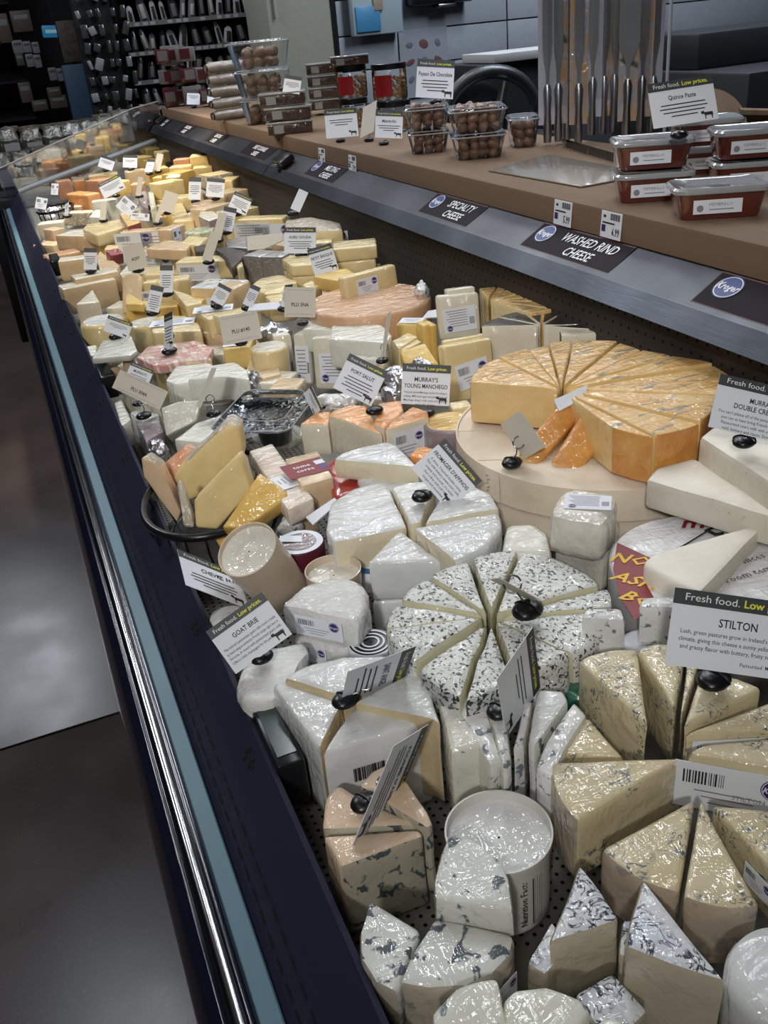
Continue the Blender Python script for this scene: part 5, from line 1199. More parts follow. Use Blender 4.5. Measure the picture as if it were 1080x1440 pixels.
# dark hardware on the rail side
def rail_box(px, py, sx, sy, sz, z, label):
    p = P(px, py, z); th = thing('price_unit', p, label, 'unit')
    bm = bmesh.new(); add_box(bm, p, sx, sy, sz, None, .004); finish(bm, 'housing', M_black, th, p)
    bm = bmesh.new(); add_box(bm, p+Vector((0, 0, sz/2+.0006)), sx*.7, sy*.8, .001, None, 0); finish(bm, 'face', mat('dull_glass', (.03, .05, .05), .15), th, p)
rail_box(388, 1045, .028, .13, .055, .862, 'black oblong plastic unit clipped inside the front rail'); rail_box(150, 533, .03, .12, .05, .872, 'small black unit by the rail under the flat greenish wedge'); rail_box(79, 372, .03, .14, .05, .872, 'small black unit by the rail near the far end')
# ================= price cards =================
LOR = None
card('STILTON price card with black clip, at the right edge of the photo', 1036, 893, 188, 108, 8, 0, 0, (1003, 961), .012, 'STILTON', ['Lush, green pastures grow in Ireland\'s temperate', 'climate, giving this cheese a sunny yellow pigment', 'and grassy flavor with buttery, fruity sweetness.'], sub='Pasteurized  Milk', near=True, puckr=.012, tsz=.12)
card('MURRAY\'S DOUBLE CRÈME BRIE price card on a bare brie wedge', 1071, 578, 136, 76, 13, 0, 0, (1046, 626), .062, 'MURRAY\'S|DOUBLE CRÈME BRIE', ['You can\'t please all of the people all of the time, but', 'you can at least bring French Brie to the party.', 'Pasteurized cow\'s milk with a creamy texture,', 'mild, buttery and classic. Don\'t worry, they'], near=True, puckr=.0105, tsz=.105)
card('FROMAGER D\'AFFINOIS price card tilted steeply over soft white wedges', 628, 667, 78, 63, 49, 0, 0, (594, 702), .014, 'FROMAGER D\'AFFINOIS', ['A dense, 3-layered double crème.', 'Thin with buttery sweet cow\'s milk,', 'creamy and smooth, it\'s milder', 'than a Brie with soft fruity', 'tongue and mouthfeel.'], near=True, puckr=.0105, tsz=.10)
card('MURRAY\'S YOUNG MANCHEGO price card facing the aisle', 599, 541, 67, 56, 3, 0, 0, (601, 584), -.006, 'MURRAY\'S|YOUNG MANCHEGO', ['Young and spirited Manchego, perfect for melting or', 'cubing. Mild and approachable, made of', 'Manchega sheep\'s milk, nutty and rounded', 'and a bit of tang.'], puckr=.009, tsz=.12)
card('PORT SALUT price card tilted clockwise by the white packs', 507, 534, 59, 54, 26, 0, 0, (527, 581), .014, 'PORT SALUT', 5, puckr=.0105, tsz=.11)
card('GOAT BRIE price card tilted towards the front rail', 350, 890, 96, 72, -35.5, 0, 0, (369, 928), .004, 'GOAT BRIE', ['This mild and pasteurized, goat\'s milk round is made', 'by hand using an authentic French recipe right here in', 'Sonoma. A mixed with pasteurized goat\'s milk', 'Offers a little champagne for the perfect pairing.'], sub='', near=True, puckr=.0095, tsz=.11)
card('SAINT ANGEL price card turned sideways over the big white wheel', 532, 952, 92, 84, 106, 54, 0, (486, 989), .014, 'SAINT ANGEL', 4, near=True, puckr=.010, tsz=.12, corners=((582, 911), (567.5, 960), (492, 945)))
card('FOURME D\'AMBERT price card turned sideways above peach-topped wedges', 550, 1098, 142, 100, 113.5, 0, 50, (513, 1133), -.010, 'FOURME D\'AMBERT', 4, near=True, puckr=.0095, tsz=.10, corners=((603, 1021), (547, 1149), (553, 1055)))
card('price card turned upright sideways above the narrow white wedges', 732, 958, 88, 72, 82, 0, 20, (703, 1004), .006, '', 3, near=True, puckr=.0095, corners=((750.5, 885), (759.5, 966), (701, 956)))
card('white price card in shadow beside the basket, reading CHEVRE', 300, 806, 92, 40, 24, 0, 28, (322, 838), -.02, 'CHEVRE', 4, puckr=.008, tsz=.12, corners=((250, 773), (335, 807), (264, 822)), price='$8.99')
card('clear card holder seen edge-on over the speckled wheel', 722, 828, 80, 60, -62, 84, 0, (742, 864), .016, '', 0, 'plain', near=True, puckr=.0125, name='card_holder')
card('blank card seen from the side on the wooden box', 735, 612, 50, 60, -35, 58, 0, (720, 655), 0, '', 0, 'plain', near=True, puckr=.0105, zp=ZB+.002)
card('edge-on blank card beside the milky half wheel', 543, 471, 34, 62, 8, 80, 0, (538, 510), -.004, '', 0, 'plain', puckr=.009)
card('cream card reading PLU 3NA above the milky half wheel', 422, 425, 43, 42, 1, 0, 0, (426, 457), .012, 'PLU 3NA', 0, 'plain', puckr=.009, tsz=.14)
card('cream card reading PLU #140 on the small yellow block', 338, 461, 54, 40, -11, 0, 0, (340, 485), .006, 'PLU #140', 0, 'plain', puckr=.0095, tsz=.15)
card('shadowed wide card reading PLU 304A near the rail', 197, 548, 74, 28, 25, 0, 0, (203, 588), -.004, 'PLU 304A', 0, 'plain', puckr=.0105, tsz=.2)
card('price card with dark band right behind the wide shadowed plu card', 196, 527, 34, 26, 22, 0, 0, (195, 570), .0, 'MURRAY\'S', 3, puckr=.008, tsz=.15)
card('blank card seen edge-on between white blocks and the olive container', 290, 545, 34, 58, 22, 66, 0, (301, 585), -.002, '', 0, 'plain', puckr=.010)
card('narrow dark-edged price card leaning behind the orange-rind wedges', 440, 564, 34, 30, 64, 0, 60, (452, 575), .0, '', 3, puckr=.006)
far = [
 (150, 229, 21, 17, 18, 0, 'tilted price card by the end panel, left one', 3), (183, 227, 20, 17, 2, 0, 'upright price card by the end panel, right of the tilted one', 3),
 (157, 262, 33, 22, -27, 0, 'large price card tilted over the orange bricks', 4), (94, 292, 14, 20, 0, 50, 'price card seen from the side at the left of the orange group', 3),
 (211, 233, 15, 18, 14, 30, 'narrow price card above the far stack', 3), (274, 265, 17, 31, 2, 0, 'tall price card, left of the two upright ones under the ramp', 5),
 (303, 264, 25, 26, 5, 0, 'square price card, right of the two upright ones under the ramp', 5), (338, 286, 27, 26, 24, 0, 'bright price card tilted clockwise at the back of the heap', 5),
 (321, 308, 18, 33, 12, 0, 'price card just below the bright tilted one', 6), (422, 338, 44, 36, 0, 0, 'front-facing price card reading AGED GOUDA', 4),
 (454, 365, 35, 38, -17, 0, 'price card tilted left reading PETIT BASQUE', 4), (403, 416, 24, 32, 14, 55, 'price card half hidden behind the PLU 3NA card', 5),
 (237, 466, 30, 50, 0, 55, 'tall price card turned sideways on the pink striped pack', 6), (166, 460, 36, 23, 19, 0, 'price card leaning on the white-topped round cheese', 3),
 (218, 420, 18, 36, 12, 0, 'price card leaning right above the yellow rounds', 7), (234, 392, 18, 38, 0, 0, 'straight narrow price card in the middle rows', 6),
 (311, 414, 20, 27, 28, 0, 'price card leaning on the big shiny wrapped block', 5), (354, 416, 14, 30, 24, 0, 'narrow price card between the shiny block and the golden wrapped one', 5),
 (127, 364, 18, 30, 1, 0, 'price card with dark band close to the rail, middle rows', 5)]
T1 = {'AGED GOUDA': 'AGED GOUDA', 'PETIT BASQUE': 'PETIT BASQUE'}
for (cx, cy, ww, hh, ro, ya, lb, nl) in far:
    tt = [v for k, v in T1.items() if k in lb]
    card(lb, cx, cy, ww, hh, ro, ya, 0, (cx+hh*.5*math.sin(-math.radians(ro))*1.0+2, cy+hh*.56+3), .018, tt[0] if tt else '', nl, puckr=.012, tsz=.12)
for (cx, cy, ww, hh, ro, lb) in ((190, 361, 28, 36, -14, 'cream card reading A297 in the middle rows'), (238, 284, 20, 28, 18, 'cream card leaning in the far heap'), (145, 296, 8, 26, 3, 'narrow cream card in front of the ivory slab'), (297, 346, 14, 42, 18, 'narrow cream card leaning over the pale long block'), (309, 318, 12, 38, 14, 'narrow cream card above the black folded wrapper'), (196, 262, 7, 26, 8, 'very narrow cream card left of the far stack'), (223, 228, 9, 24, 12, 'narrow cream card behind the far stack'), (224, 300, 6, 26, 18, 'thin cream card edge right of the red wax wedge')):
    card(lb, cx, cy, ww, hh, ro, 0, 0, (cx-hh*.4*math.sin(math.radians(ro))+2, cy+hh*.55+2), .014, 'A297' if 'A297' in lb else '', 0, 'plain', puckr=.012, tsz=.14)
th = card('bright white card tilted right above the gathered cheese bag', 421, 282, 14, 30, 24, 0, 0, (412, 303), .045, '', 6, 'plain', puckr=.013)
for c_ in th.children:
    if c_.name.startswith('paper'): c_.data = c_.data.copy(); c_.data.materials[0] = M_paper
lb = sticker_mesh('S', .03, .035)
for (px, py, w_, h_, ro, l_) in ((178, 290, 24, 20, 40, 'white logo label lying by the purple-brown cheese'), (197, 305, 26, 10, 4, 'white barcode label above the red wax wedge'), (58, 286, 16, 16, 10, 'white label inside the small far basket'), (77, 266, 10, 16, 4, 'white label at the left of the orange bricks')):
    p = surf(px, py, .03); s = depth(p)/FPX; a = math.radians(ro)
    th = thing('loose_label', p, l_, 'label'); put(new_obj('label', sticker_mesh('S', w_*s, h_*s), th), frame(p, CR*math.cos(a)-CU*math.sin(a), CR*math.sin(a)+CU*math.cos(a)), th)
# ================= goods on the wooden ledge =================
ZL = 1.199
def L0(px, py, z=ZL): return P(px, py, z)
def clambox(label, c, sx, sy, h, rot=-.4, name='clear_box', lidh=.008, cat='container'):
    th = thing(name, c, label, cat)
    global Mq
    Mq = Matrix.Rotation(rot, 3, 'Z')
    bm = bmesh.new(); loft(bm, [rrect(c, sx*.84, sy*.84, .0015), rrect(c, sx, sy, h-lidh)], cap=False); bm.faces.new([bm.verts.new(p) for p in rrect(c, sx*.84, sy*.84, .0015)]); finish(bm, 'tray', M_shell, th, c)
    bm = bmesh.new(); loft(bm, [rrect(c, sx*1.03, sy*1.03, h-lidh), rrect(c, sx*1.05, sy*1.05, h-lidh*.6), rrect(c, sx*1.0, sy*1.0, h), rrect(c, sx*.9, sy*.9, h)]); finish(bm, 'lid', M_shell, th, c)
    bm = bmesh.new(); add_tube(bm, rrect(c, sx*1.05, sy*1.05, h-lidh*.7), .0013, 5, closed=True); add_tube(bm, rrect(c, sx*.9, sy*.9, h), .0008, 5, closed=True); finish(bm, 'rim', mat('clear_rim', (.55, .57, .6), .15, coat=1, alpha=.55), th, c)
    return th
M_date = cheese('date_skin', (.19, .10, .06), (.13, .065, .042), wrap=.4, rough=.45, bump=.8)
bm = bmesh.new(); add_ellipsoid(bm, (0, 0, 0), .0135, .0105, .010, None, 12)
for v in bm.verts: v.co += noise.noise_vector(v.co*120)*.0012
dm = bpy.data.meshes.new('date'); bm.to_mesh(dm); bm.free(); dm.materials.append(M_date); dm.polygons.foreach_set('use_smooth', [True]*len(dm.polygons))
def dates(c, sx, sy, h, where, seed, sc=1.0, layers=3, small=False):
    r_ = random.Random(seed); M = Matrix.Rotation(-.4, 3, 'Z')
    nx = max(2, int(sx*1.7/(.023*sc))); ny = max(2, int(sy*1.7/(.023*sc)))
    for l in range(layers):
        for i in range(nx):
            for j in range(ny):
                if 0 < i < nx-1 and 0 < j < ny-1 and l < layers-1: continue
                p = c+M @ Vector(((i+.5)/nx*2*sx*.74-sx*.74, (j+.5)/ny*2*sy*.74-sy*.74, (.011+l*.017)*sc))+Vector((r_.uniform(-.002, .002), r_.uniform(-.002, .002), r_.uniform(-.002, .002)))
                o = new_obj('date', dm); o.location = p; o.rotation_euler = (r_.uniform(-1.2, 1.2), r_.uniform(-1.2, 1.2), r_.uniform(0, 3)); o.scale = [sc*r_.uniform(.9, 1.2) for _ in range(3)]
                tag(o, 'brown '+('nut' if 'nuts' in where else 'date')+' inside the clear box '+where.replace('of pale nuts ', ''), 'nut' if 'nuts' in where else 'date', 'fruit in the clear box '+where)
def dbox(px, py, z, sx, sy, h, label, where, seed, layers=3, sc=1.0):
    c = P(px, py, z); clambox(label, c, sx, sy, h); dates(c, sx, sy, h, where, seed, sc, layers); return c
dbox(603, 213, ZL, .050, .055, .052, 'clear box of dates, lower one at the left of the near group', 'at the lower left of the near group', 1)
c1 = dbox(672, 220, ZL, .060, .065, .056, 'clear box of dates, lower one at the right of the near group', 'at the lower right of the near group', 2)
def over(px, py, base, sx, sy, h, label, where, seed): 
    c = base.copy(); c.z += .0575; c += Vector((px, py, 0)); clambox(label, c, sx, sy, h); dates(c, sx, sy, h, where, seed, 1.0, 3); return c
cA = P(603, 213, ZL)
ca2 = over(0, 0, cA, .054, .060, .050, 'clear box of dates under a price card clip, upper left of the near group', 'at the upper left of the near group', 4)
cb2 = over(.002, .006, c1, .064, .070, .052, 'clear box of dates with a wide lid flange, upper right of the near group', 'at the upper right of the near group', 5)
c = P(735, 205, ZL); clambox('small clear box of pale nuts behind the dates, beside the knives', c, .035, .05, .07); dates(c, .03, .045, .06, 'of pale nuts by the knives', 6, 1.1, 3)
# far date boxes, stack of three
cF = P(378, 172, ZL)
for i, (w_, z) in enumerate((('bottom', 0), ('middle', .094), ('top', .188))):
    c = cF+Vector((0, 0, z)); clambox('large clear box of dates in the far stack of three, %s one' % w_, c, .085+.01*i, .09, .088); dates(c, .085, .09, .07, 'of the %s far stack box' % w_, 10+i, 1.7, 2)
# folded brown packs left of it
M_fold = cheese('brown_kraft_pack', (.17, .14, .11), (.25, .22, .20), rough=.5)
M_lid = mat('clear_lid_grey', (.30, .31, .33), .15, coat=1)
for i in range(5):
    c = P(328, 168, ZL)+Vector((.0, .0, .022+i*.043)); th = thing('snack_pack', c-Vector((0, 0, .021)), 'brown rolled snack pack, %s of the stack of five' % ('lowest', 'second from the bottom', 'third', 'fourth', 'topmost')[i], 'snack pack', 'brown rolled packs stacked beside the far date boxes')
    bm = bmesh.new(); q = Matrix.Rotation(.3, 3, 'Z') @ Matrix.Rotation(math.pi/2, 3, 'Y'); add_lathe(bm, c, [(.0, -.09), (.013, -.09), (.0205, -.07), (.0205, .07), (.013, .09), (.0, .09)], 16, q, 0, False); bmesh.ops.remove_doubles(bm, verts=bm.verts, dist=1e-5); finish(bm, 'roll', M_fold, th, th.location, ang=60)
    bm = bmesh.new(); add_lathe(bm, c+Vector((-.0, -.0, 0)), [(.0135, -.094), (.0145, -.088), (.010, -.088)], 16, q, 0, False); finish(bm, 'open_end', M_black, th, th.location)
# trays of dark fruit
M_choc = cheese('dark_fruit_bar', (.035, .018, .016), (.05, .025, .02), rough=.35)
def tray(px, py, z, sx, sy, h, label, grp, rot=-.35, mm=None, name='fruit_tray'):
    c = P(px, py, ZL); c.z = z; th = thing(name, c, label, 'tray', grp); M = Matrix.Rotation(rot, 3, 'Z')
    bm = bmesh.new(); add_box(bm, c+Vector((0, 0, h*.40)), sx, sy, h*.78, M, .003); finish(bm, 'filling', mm or M_choc, th, c)
    bm = bmesh.new(); add_box(bm, c+Vector((0, 0, h*.88)), sx*1.06, sy*1.06, h*.16, M, .002); finish(bm, 'lid', M_lid, th, c)
    bm = bmesh.new(); add_box(bm, c+Vector((0, 0, h*.42))+M @ Vector((-sx*.25, -sy*.502, 0)), sx*.22, .001, h*.6, M); finish(bm, 'side_label', M_lid, th, c)
    return c
for i in range(3): tray(410+(-6 if i == 2 else 0), 186, ZL+i*.043, .145, .12, .041, 'dark fruit tray with clear lid, %s of three near the ledge front' % ('bottom', 'middle', 'top')[i], 'dark fruit trays near the ledge front')
for i in range(4): tray(462, 160, ZL+.02+i*.041, .13, .12, .039, 'dark fruit tray behind the nut jars, %s of four' % ('bottom', 'second', 'third', 'top')[i], 'dark fruit trays behind the nut jars')
# nut jars
M_nut = cheese('nut_tan', (.75, .52, .28), (.60, .40, .22), wrap=0, rough=.5)
def jar(px, py, z, r, h, label, red=True):
    c = P(px, py, ZL); c.z = z; th = thing('nut_jar', c, label, 'jar')
    bm = bmesh.new(); add_lathe(bm, c, [(.001, .001), (r*.95, .001), (r, .006), (r, h-.022), (r*.93, h-.014)], 32, None, 0, False); finish(bm, 'jar_wall', M_shell, th, c, ang=60)
    bm = bmesh.new(); add_lathe(bm, c, [(.001, h-.016), (r*1.02, h-.016), (r*1.02, h-.001), (r*.98, h), (.001, h)], 32, None, 0, False); finish(bm, 'lid', M_black, th, c, ang=50)
    bm = bmesh.new(); add_lathe(bm, c, [(r+.0006, .012), (r+.0006, h-.03)], 14, None, 0, False, a0=math.radians(190), a1=math.radians(255)); finish(bm, 'red_label', mat('jar_red', (.30, .012, .015), .4), th, c)
    bm = bmesh.new(); r_ = random.Random(px); 
    for l in range(int((h-.03)/.012)):
        for k in range(9):
            a = k*2*math.pi/9+l*.35+r_.uniform(-.1, .1); add_ellipsoid(bm, c+Vector((math.cos(a)*(r-.013), math.sin(a)*(r-.013), .010+l*.012)), .011, .007, .006, Matrix.Rotation(r_.uniform(0, 3), 3, 'Z') @ Matrix.Rotation(r_.uniform(-1, 1), 3, 'X'), 8)
    o = finish(bm, 'nuts', M_nut, th, c, ang=70); o['kind'] = 'stuff'
jar(500, 178, ZL+.001, .046, .085, 'black-lidded jar at the lower left of the nut jars', True)
jar(556, 184, ZL+.001, .05, .085, 'red-labelled nut jar, lower right of the four jars')
jar(500, 178, ZL+.088, .05, .095, 'red-labelled nut jar, upper left of the four jars'); jar(553, 184, ZL+.088, .052, .10, 'red-labelled nut jar, upper right of the four jars')
tray(500, 178, ZL+.184, .12, .10, .030, 'small dark tray on top of the nut jars', None)
# cards on the ledge
def lcard(label, cx, cy, w_, h_, ro, ya, puck, title='', body=4, kind='card', z=ZL, pr=.011, tsz=.12, near=False): return card(label, cx, cy, w_, h_, ro, ya, 0, puck, 0, title, body, kind, zp=z, puckr=pr, tsz=tsz, near=near)
lcard('Quince Paste price card on the red-brown tubs', 960, 143, 92, 62, -9, 0, (955, 194), 'Quince Paste', 4, z=ZL+.098, pr=.0115, near=True, tsz=.11)
lcard('Payaso De Chocolate price card above the date boxes', 612, 111, 52, 54, 3, 0, (613, 146), 'Payaso De Chocolate', 4, z=ZL+.1095)
lcard('wide price card in front of the nut jars, left one', 480, 173, 45, 40, -5, 0, (479, 200), '', 3); lcard('price card in front of the nut jars, right one', 547, 175, 38, 38, 2, 0, (540, 204), 'Membrillo', 3)
lcard('folded card edge between the two jar price cards', 518, 168, 34, 44, 6, 55, (519, 199), '', 0, 'plain'); lcard('price card beside the far date boxes, left', 301, 132, 18, 26, 4, 0, (0+305, 150), '', 4)
lcard('price card at the far end of the ledge', 272, 137, 18, 20, 2, 0, (273, 152), '', 3); lcard('price card on the dark fruit trays', 411, 119, 24, 24, 9, 0, (397, 127), '', 4, z=ZL+.129)
# clear sign stand foot and empty clear tray
th = thing('acrylic_stand', P(775, 235, ZL), 'flat clear acrylic stand foot lying on the ledge', 'stand')
pts = [P(687, 241, ZL+.001), P(817, 264, ZL+.001), P(866, 255, ZL+.001), P(866, 236, ZL+.001), P(770, 219, ZL+.001)]
bm = bmesh.new(); add_prism(bm, [Vector((p.x, p.y, ZL+.004)) for p in pts], Vector((0, 0, -.003)), .001); finish(bm, 'foot', mat('grey_acrylic', (.28, .25, .22), .2, coat=.3), th, th.location)
bm = bmesh.new(); a = P(790, 206, ZL+.004); b = P(862, 228, ZL+.004); add_prism(bm, [a, b, b+Z1*.018, a+Z1*.018], Vector((.002, .001, 0)), 0); finish(bm, 'upstand', M_shell, th, th.location)
# red-brown tubs
M_quince = mat('quince_red', (.11, .022, .014), .18, coat=1)
def qtub(px, py, z, label, sx=.062, sy=.045, h=.046, rot=-.5):
    c = P(px, py, ZL); c.z = z; th = thing('quince_tub', c, label, 'tub')
    global Mq
    Mq = Matrix.Rotation(rot, 3, 'Z')
    bm = bmesh.new(); loft(bm, [rrect(c, sx*.86, sy*.86, .001, .014), rrect(c, sx*.97, sy*.97, h-.010, .016)]); finish(bm, 'paste', M_quince, th, c, ang=50)
    bm = bmesh.new(); loft(bm, [rrect(c, sx, sy, h-.010, .018), rrect(c, sx*1.05, sy*1.05, h-.008, .018), rrect(c, sx*1.05, sy*1.05, h-.003, .018), rrect(c, sx*1.0, sy*1.0, h, .018), rrect(c, sx*.9, sy*.9, h-.002, .018)]); finish(bm, 'lid', mat('milky_lid', (.34, .35, .37), .12, coat=1), th, c, ang=40)
    fc = c+Mq @ Vector((-sx*.10, -sy*.945, h*.42)); r = Mq @ X1
    M = frame(fc+Mq @ Vector((0, -.0015, 0)), r, Vector((0, 0, 1)))
    w_, h_ = sx*1.05, .020
    bm = bmesh.new(); add_quad(bm, Vector((0, 0, 0)), X1, Y1, w_, h_, 0); add_text(bm, 'MEMBRILLO', w_*.06, .001, .0065, 'CENTER', 1, .0, 0, 1, .0003); add_quad(bm, Vector((w_*.08, -.004, .0003)), X1, Y1, w_*.5, .0014, 1)
    f = bm.faces.new([bm.verts.new((-w_*.36+.005*math.cos(a*.5236), -.002+.005*math.sin(a*.5236), .0003)) for a in range(12)]); f.material_index = 1
    put(new_obj('label', flat_mesh(bm, 'label', [M_paper, M_grey]), th), M, th)
    return c
g = None
qtub(915, 278, ZL, 'red-brown tub, lower one at the left of the group'); qtub(912, 275, ZL+.048, 'red-brown tub, upper one at the left of the group, card clip on its lid')
qtub(1005, 300, ZL, 'red-brown tub standing alone in front of the group', .066, .048); qtub(1050, 262, ZL, 'red-brown tub under the right front stack'); qtub(1048, 260, ZL+.048, 'red-brown tub on top of the right front stack')
qtub(985, 240, ZL, 'red-brown tub at the back, lower one'); qtub(985, 240, ZL+.048, 'red-brown tub at the back, upper one')
# hanging knives in clear packs
M_pack = mat('pack_card', (.40, .40, .45), .35, coat=.8); M_packd = cheese('pack_print', (.30, .29, .31), (.42, .24, .09), spots=((.05, .08, .04), 14, .66), rough=.3)
M_knife = mat('knife_steel', (.40, .41, .43), .3, 1)
kn = [(770, 212, 1.26, 2.05, 0), (785, 208, 1.285, 2.02, 1), (797, 205, 1.31, 2.04, 0), (813, 207, 1.30, 1.93, 1), (832, 190, 1.37, 1.98, 0), (848, 188, 1.40, 1.97, 1), (862, 186, 1.42, 1.96, 0), (880, 197, 1.37, 1.84, 2), (900, 190, 1.44, 1.85, 1), (915, 190, 1.47, 1.84, 0)]
kl = ['leftmost knife in its clear pack, blade up', 'second knife pack from the left, narrow white card', 'third knife pack from the left', 'knife with long grey blade, fourth pack from the left', 'pack with orange print, fifth from the left', 'pack with orange and green print, sixth from the left', 'pack with dark amber print, left of the wide slicer', 'wide-bladed slicer with a steel handle, nearest hanging pack', 'pack with a green leaf print right of the wide slicer', 'rightmost hanging pack with dark print']
for i, (px, py, X_, Y_, kd) in enumerate(kn):
    d = ray(px, py); Y_ = X_*d.y/d.x; zb = H+d.z*(X_/d.x); c = Vector((X_, Y_, max(zb, ZL+.006)))
    th = thing('cheese_knife', c, kl[i], 'knife', 'knives hanging in clear packs above the ledge'); r = Vector((math.cos(-.45-.22*(i % 3)), math.sin(-.45-.22*(i % 3)), 0)); n = Z1.cross(r)
    M = Matrix((r, n, Z1)).transposed(); hl = .13
    bm = bmesh.new(); add_box(bm, c+n*.006+Z1*.24, .042, .0012, .40, M, 0); finish(bm, 'backing_card', M_packd if kd else M_pack, th, c)
    bm = bmesh.new(); add_lathe(bm, c+Z1*.0, [(.001, 0), (.009, .001), (.0105, .02), (.008, .07), (.0105, .115), (.006, .128), (.001, .129)], 14, None, 0, False); finish(bm, 'handle', M_knife, th, c, ang=50)
    bw = .045 if kd == 2 else .022
    bm = bmesh.new(); pr = [(-.004, .128), (.004, .128), (.004, .155), (bw/2, .20), (bw/2, .34), (0, .36), (-bw/2, .33), (-bw/2, .20), (-.004, .155)]
    add_prism(bm, [c+r*x+Z1*z-n*.001 for x, z in pr], n*.0016, 0); finish(bm, 'blade', M_knife, th, c)
    bm = bmesh.new(); add_quad(bm, c+n*-.014+Z1*.26, r, Z1, .046, .36); finish(bm, 'clear_sleeve', M_shell, th, c)
# rack that carries them
th = thing('hanging_rack', (1.36, 2.0, ZL), 'slim metal post rack the knife packs hang from', 'rack')
bm = bmesh.new(); add_tube(bm, [(1.33, 2.12, ZL), (1.33, 2.12, 1.75)], .006, 8); finish(bm, 'post', M_knife, th, th.location)
bm = bmesh.new(); add_tube(bm, [(1.20, 2.12, 1.70), (1.50, 1.90, 1.70)], .004, 8); finish(bm, 'bar', M_knife, th, th.location)
d = ray(941, 60); pp = O+d*(1.55/d.x); th = thing('sign_post', (pp.x, pp.y, ZL), 'thin clear sign post rising behind the Quince Paste card', 'post'); bm = bmesh.new(); add_tube(bm, [(pp.x, pp.y, 1.16), (pp.x, pp.y, 2.0)], .004, 8); finish(bm, 'rod', mat('grey_rod', (.4, .41, .43), .2), th, th.location)
# price scanner unit on the ramp
p = P(398, 224, 1.14); th = thing('scanner', p, 'small black device sitting on the steel ramp joint', 'device'); bm = bmesh.new(); add_box(bm, p, .05, .10, .022, Matrix.Rotation(-.5, 3, 'Y'), .006); finish(bm, 'case', M_black, th, p)
bm = bmesh.new(); add_box(bm, p+Vector((-.03, -.0, -.014)), .012, .03, .004, Matrix.Rotation(-.5, 3, 'Y'), .001); finish(bm, 'window', mat('screen_grey', (.08, .10, .11), .2), th, p)
p = Vector((.885, 5.22, 1.142)); th = thing('scanner', p, 'black device at the far end of the steel ramp', 'device'); bm = bmesh.new(); add_box(bm, p, .05, .12, .022, Matrix.Rotation(-.5, 3, 'Y'), .006); finish(bm, 'case', M_black, th, p)
# maroon and white packs at the far end of the ledge
M_mar = mat('maroon_pack', (.08, .01, .018), .4, coat=.6); M_pl = mat('pack_pale', (.16, .15, .145), .5)
random.seed(21); k = 0
for row, (z, n_) in enumerate(((0, 5), (.094, 5), (.188, 4))):
    for i in range(n_):
        px = 203+i*20; q = P(px, 145+i*1.5, ZL); c = Vector((q.x+.04, min(q.y+.02, 5.2), ZL+z)); th = thing('snack_box', c, '%s snack box, %s of the %s row at the far ledge end' % (('maroon', 'pale')[(i+row) % 2], ('first from the left', 'second', 'third', 'fourth', 'fifth')[i], ('bottom', 'middle', 'top')[row]), 'box', 'maroon and pale snack boxes at the far ledge end')
        M = Matrix.Rotation(random.uniform(-.3, .1), 3, 'Z')
        bm = bmesh.new(); add_box(bm, c+Z1*.047, .07+.02*(i % 2), .10, .065+.025*((i+row) % 3 == 0), M, .003); finish(bm, 'carton', M_mar if (i+row) % 2 == 0 else M_pl, th, c)
        bm = bmesh.new(); add_box(bm, c+Z1*.05+M @ Vector((0, -.0505, 0)), .05, .001, .045, M); finish(bm, 'label', M_pl if (i+row) % 2 == 0 else M_mar, th, c)
# ================= background =================
# gondola wall with hanging packs
YG = 7.2
xa = atY(178, 60, YG).x; xb = atY(372, 60, YG).x
gon = thing('shelf_bay', ((xa+xb)/2, YG+.3, 0), 'dark shelving bay crowded with hanging gadget packs behind the cheese case', 'shelving')
bm = bmesh.new(); add_box(bm, ((xa+xb)/2, YG+.35, 1.3), xb-xa, .05, 2.6); finish(bm, 'back_board', M_matt, gon, gon.location)
for x in (xa, (xa+xb)/2+.05, xb):
    bm = bmesh.new(); add_box(bm, (x, YG+.25, 1.3), .05, .2, 2.6); finish(bm, 'upright', M_matt, gon, gon.location)
bm = bmesh.new(); add_box(bm, (xb+.06, YG+.1, 1.3), .10, .5, 2.6); finish(bm, 'end_post', M_matt, gon, gon.location)
M_edges = mat('shelf_edge_grey', (.16, .17, .18), .4)
pk_cols = [mat('pack_grey', (.16, .16, .17), .3, coat=1), mat('pack_white', (.42, .42, .42), .4, coat=.7), mat('pack_black', (.03, .03, .035), .3, coat=1), mat('pack_red', (.22, .02, .03), .4, coat=.6), mat('pack_tan', (.30, .24, .18), .4, coat=.5)]
cn_ = ['grey', 'white', 'black', 'red', 'tan']
random.seed(33); pid = 0; meshes = {}
ORD = 'first second third fourth fifth sixth seventh eighth ninth tenth eleventh twelfth thirteenth fourteenth fifteenth sixteenth seventeenth eighteenth nineteenth twentieth'.split()
pos_x = ['far left', 'left', 'centre left', 'centre', 'centre right', 'right', 'far right']
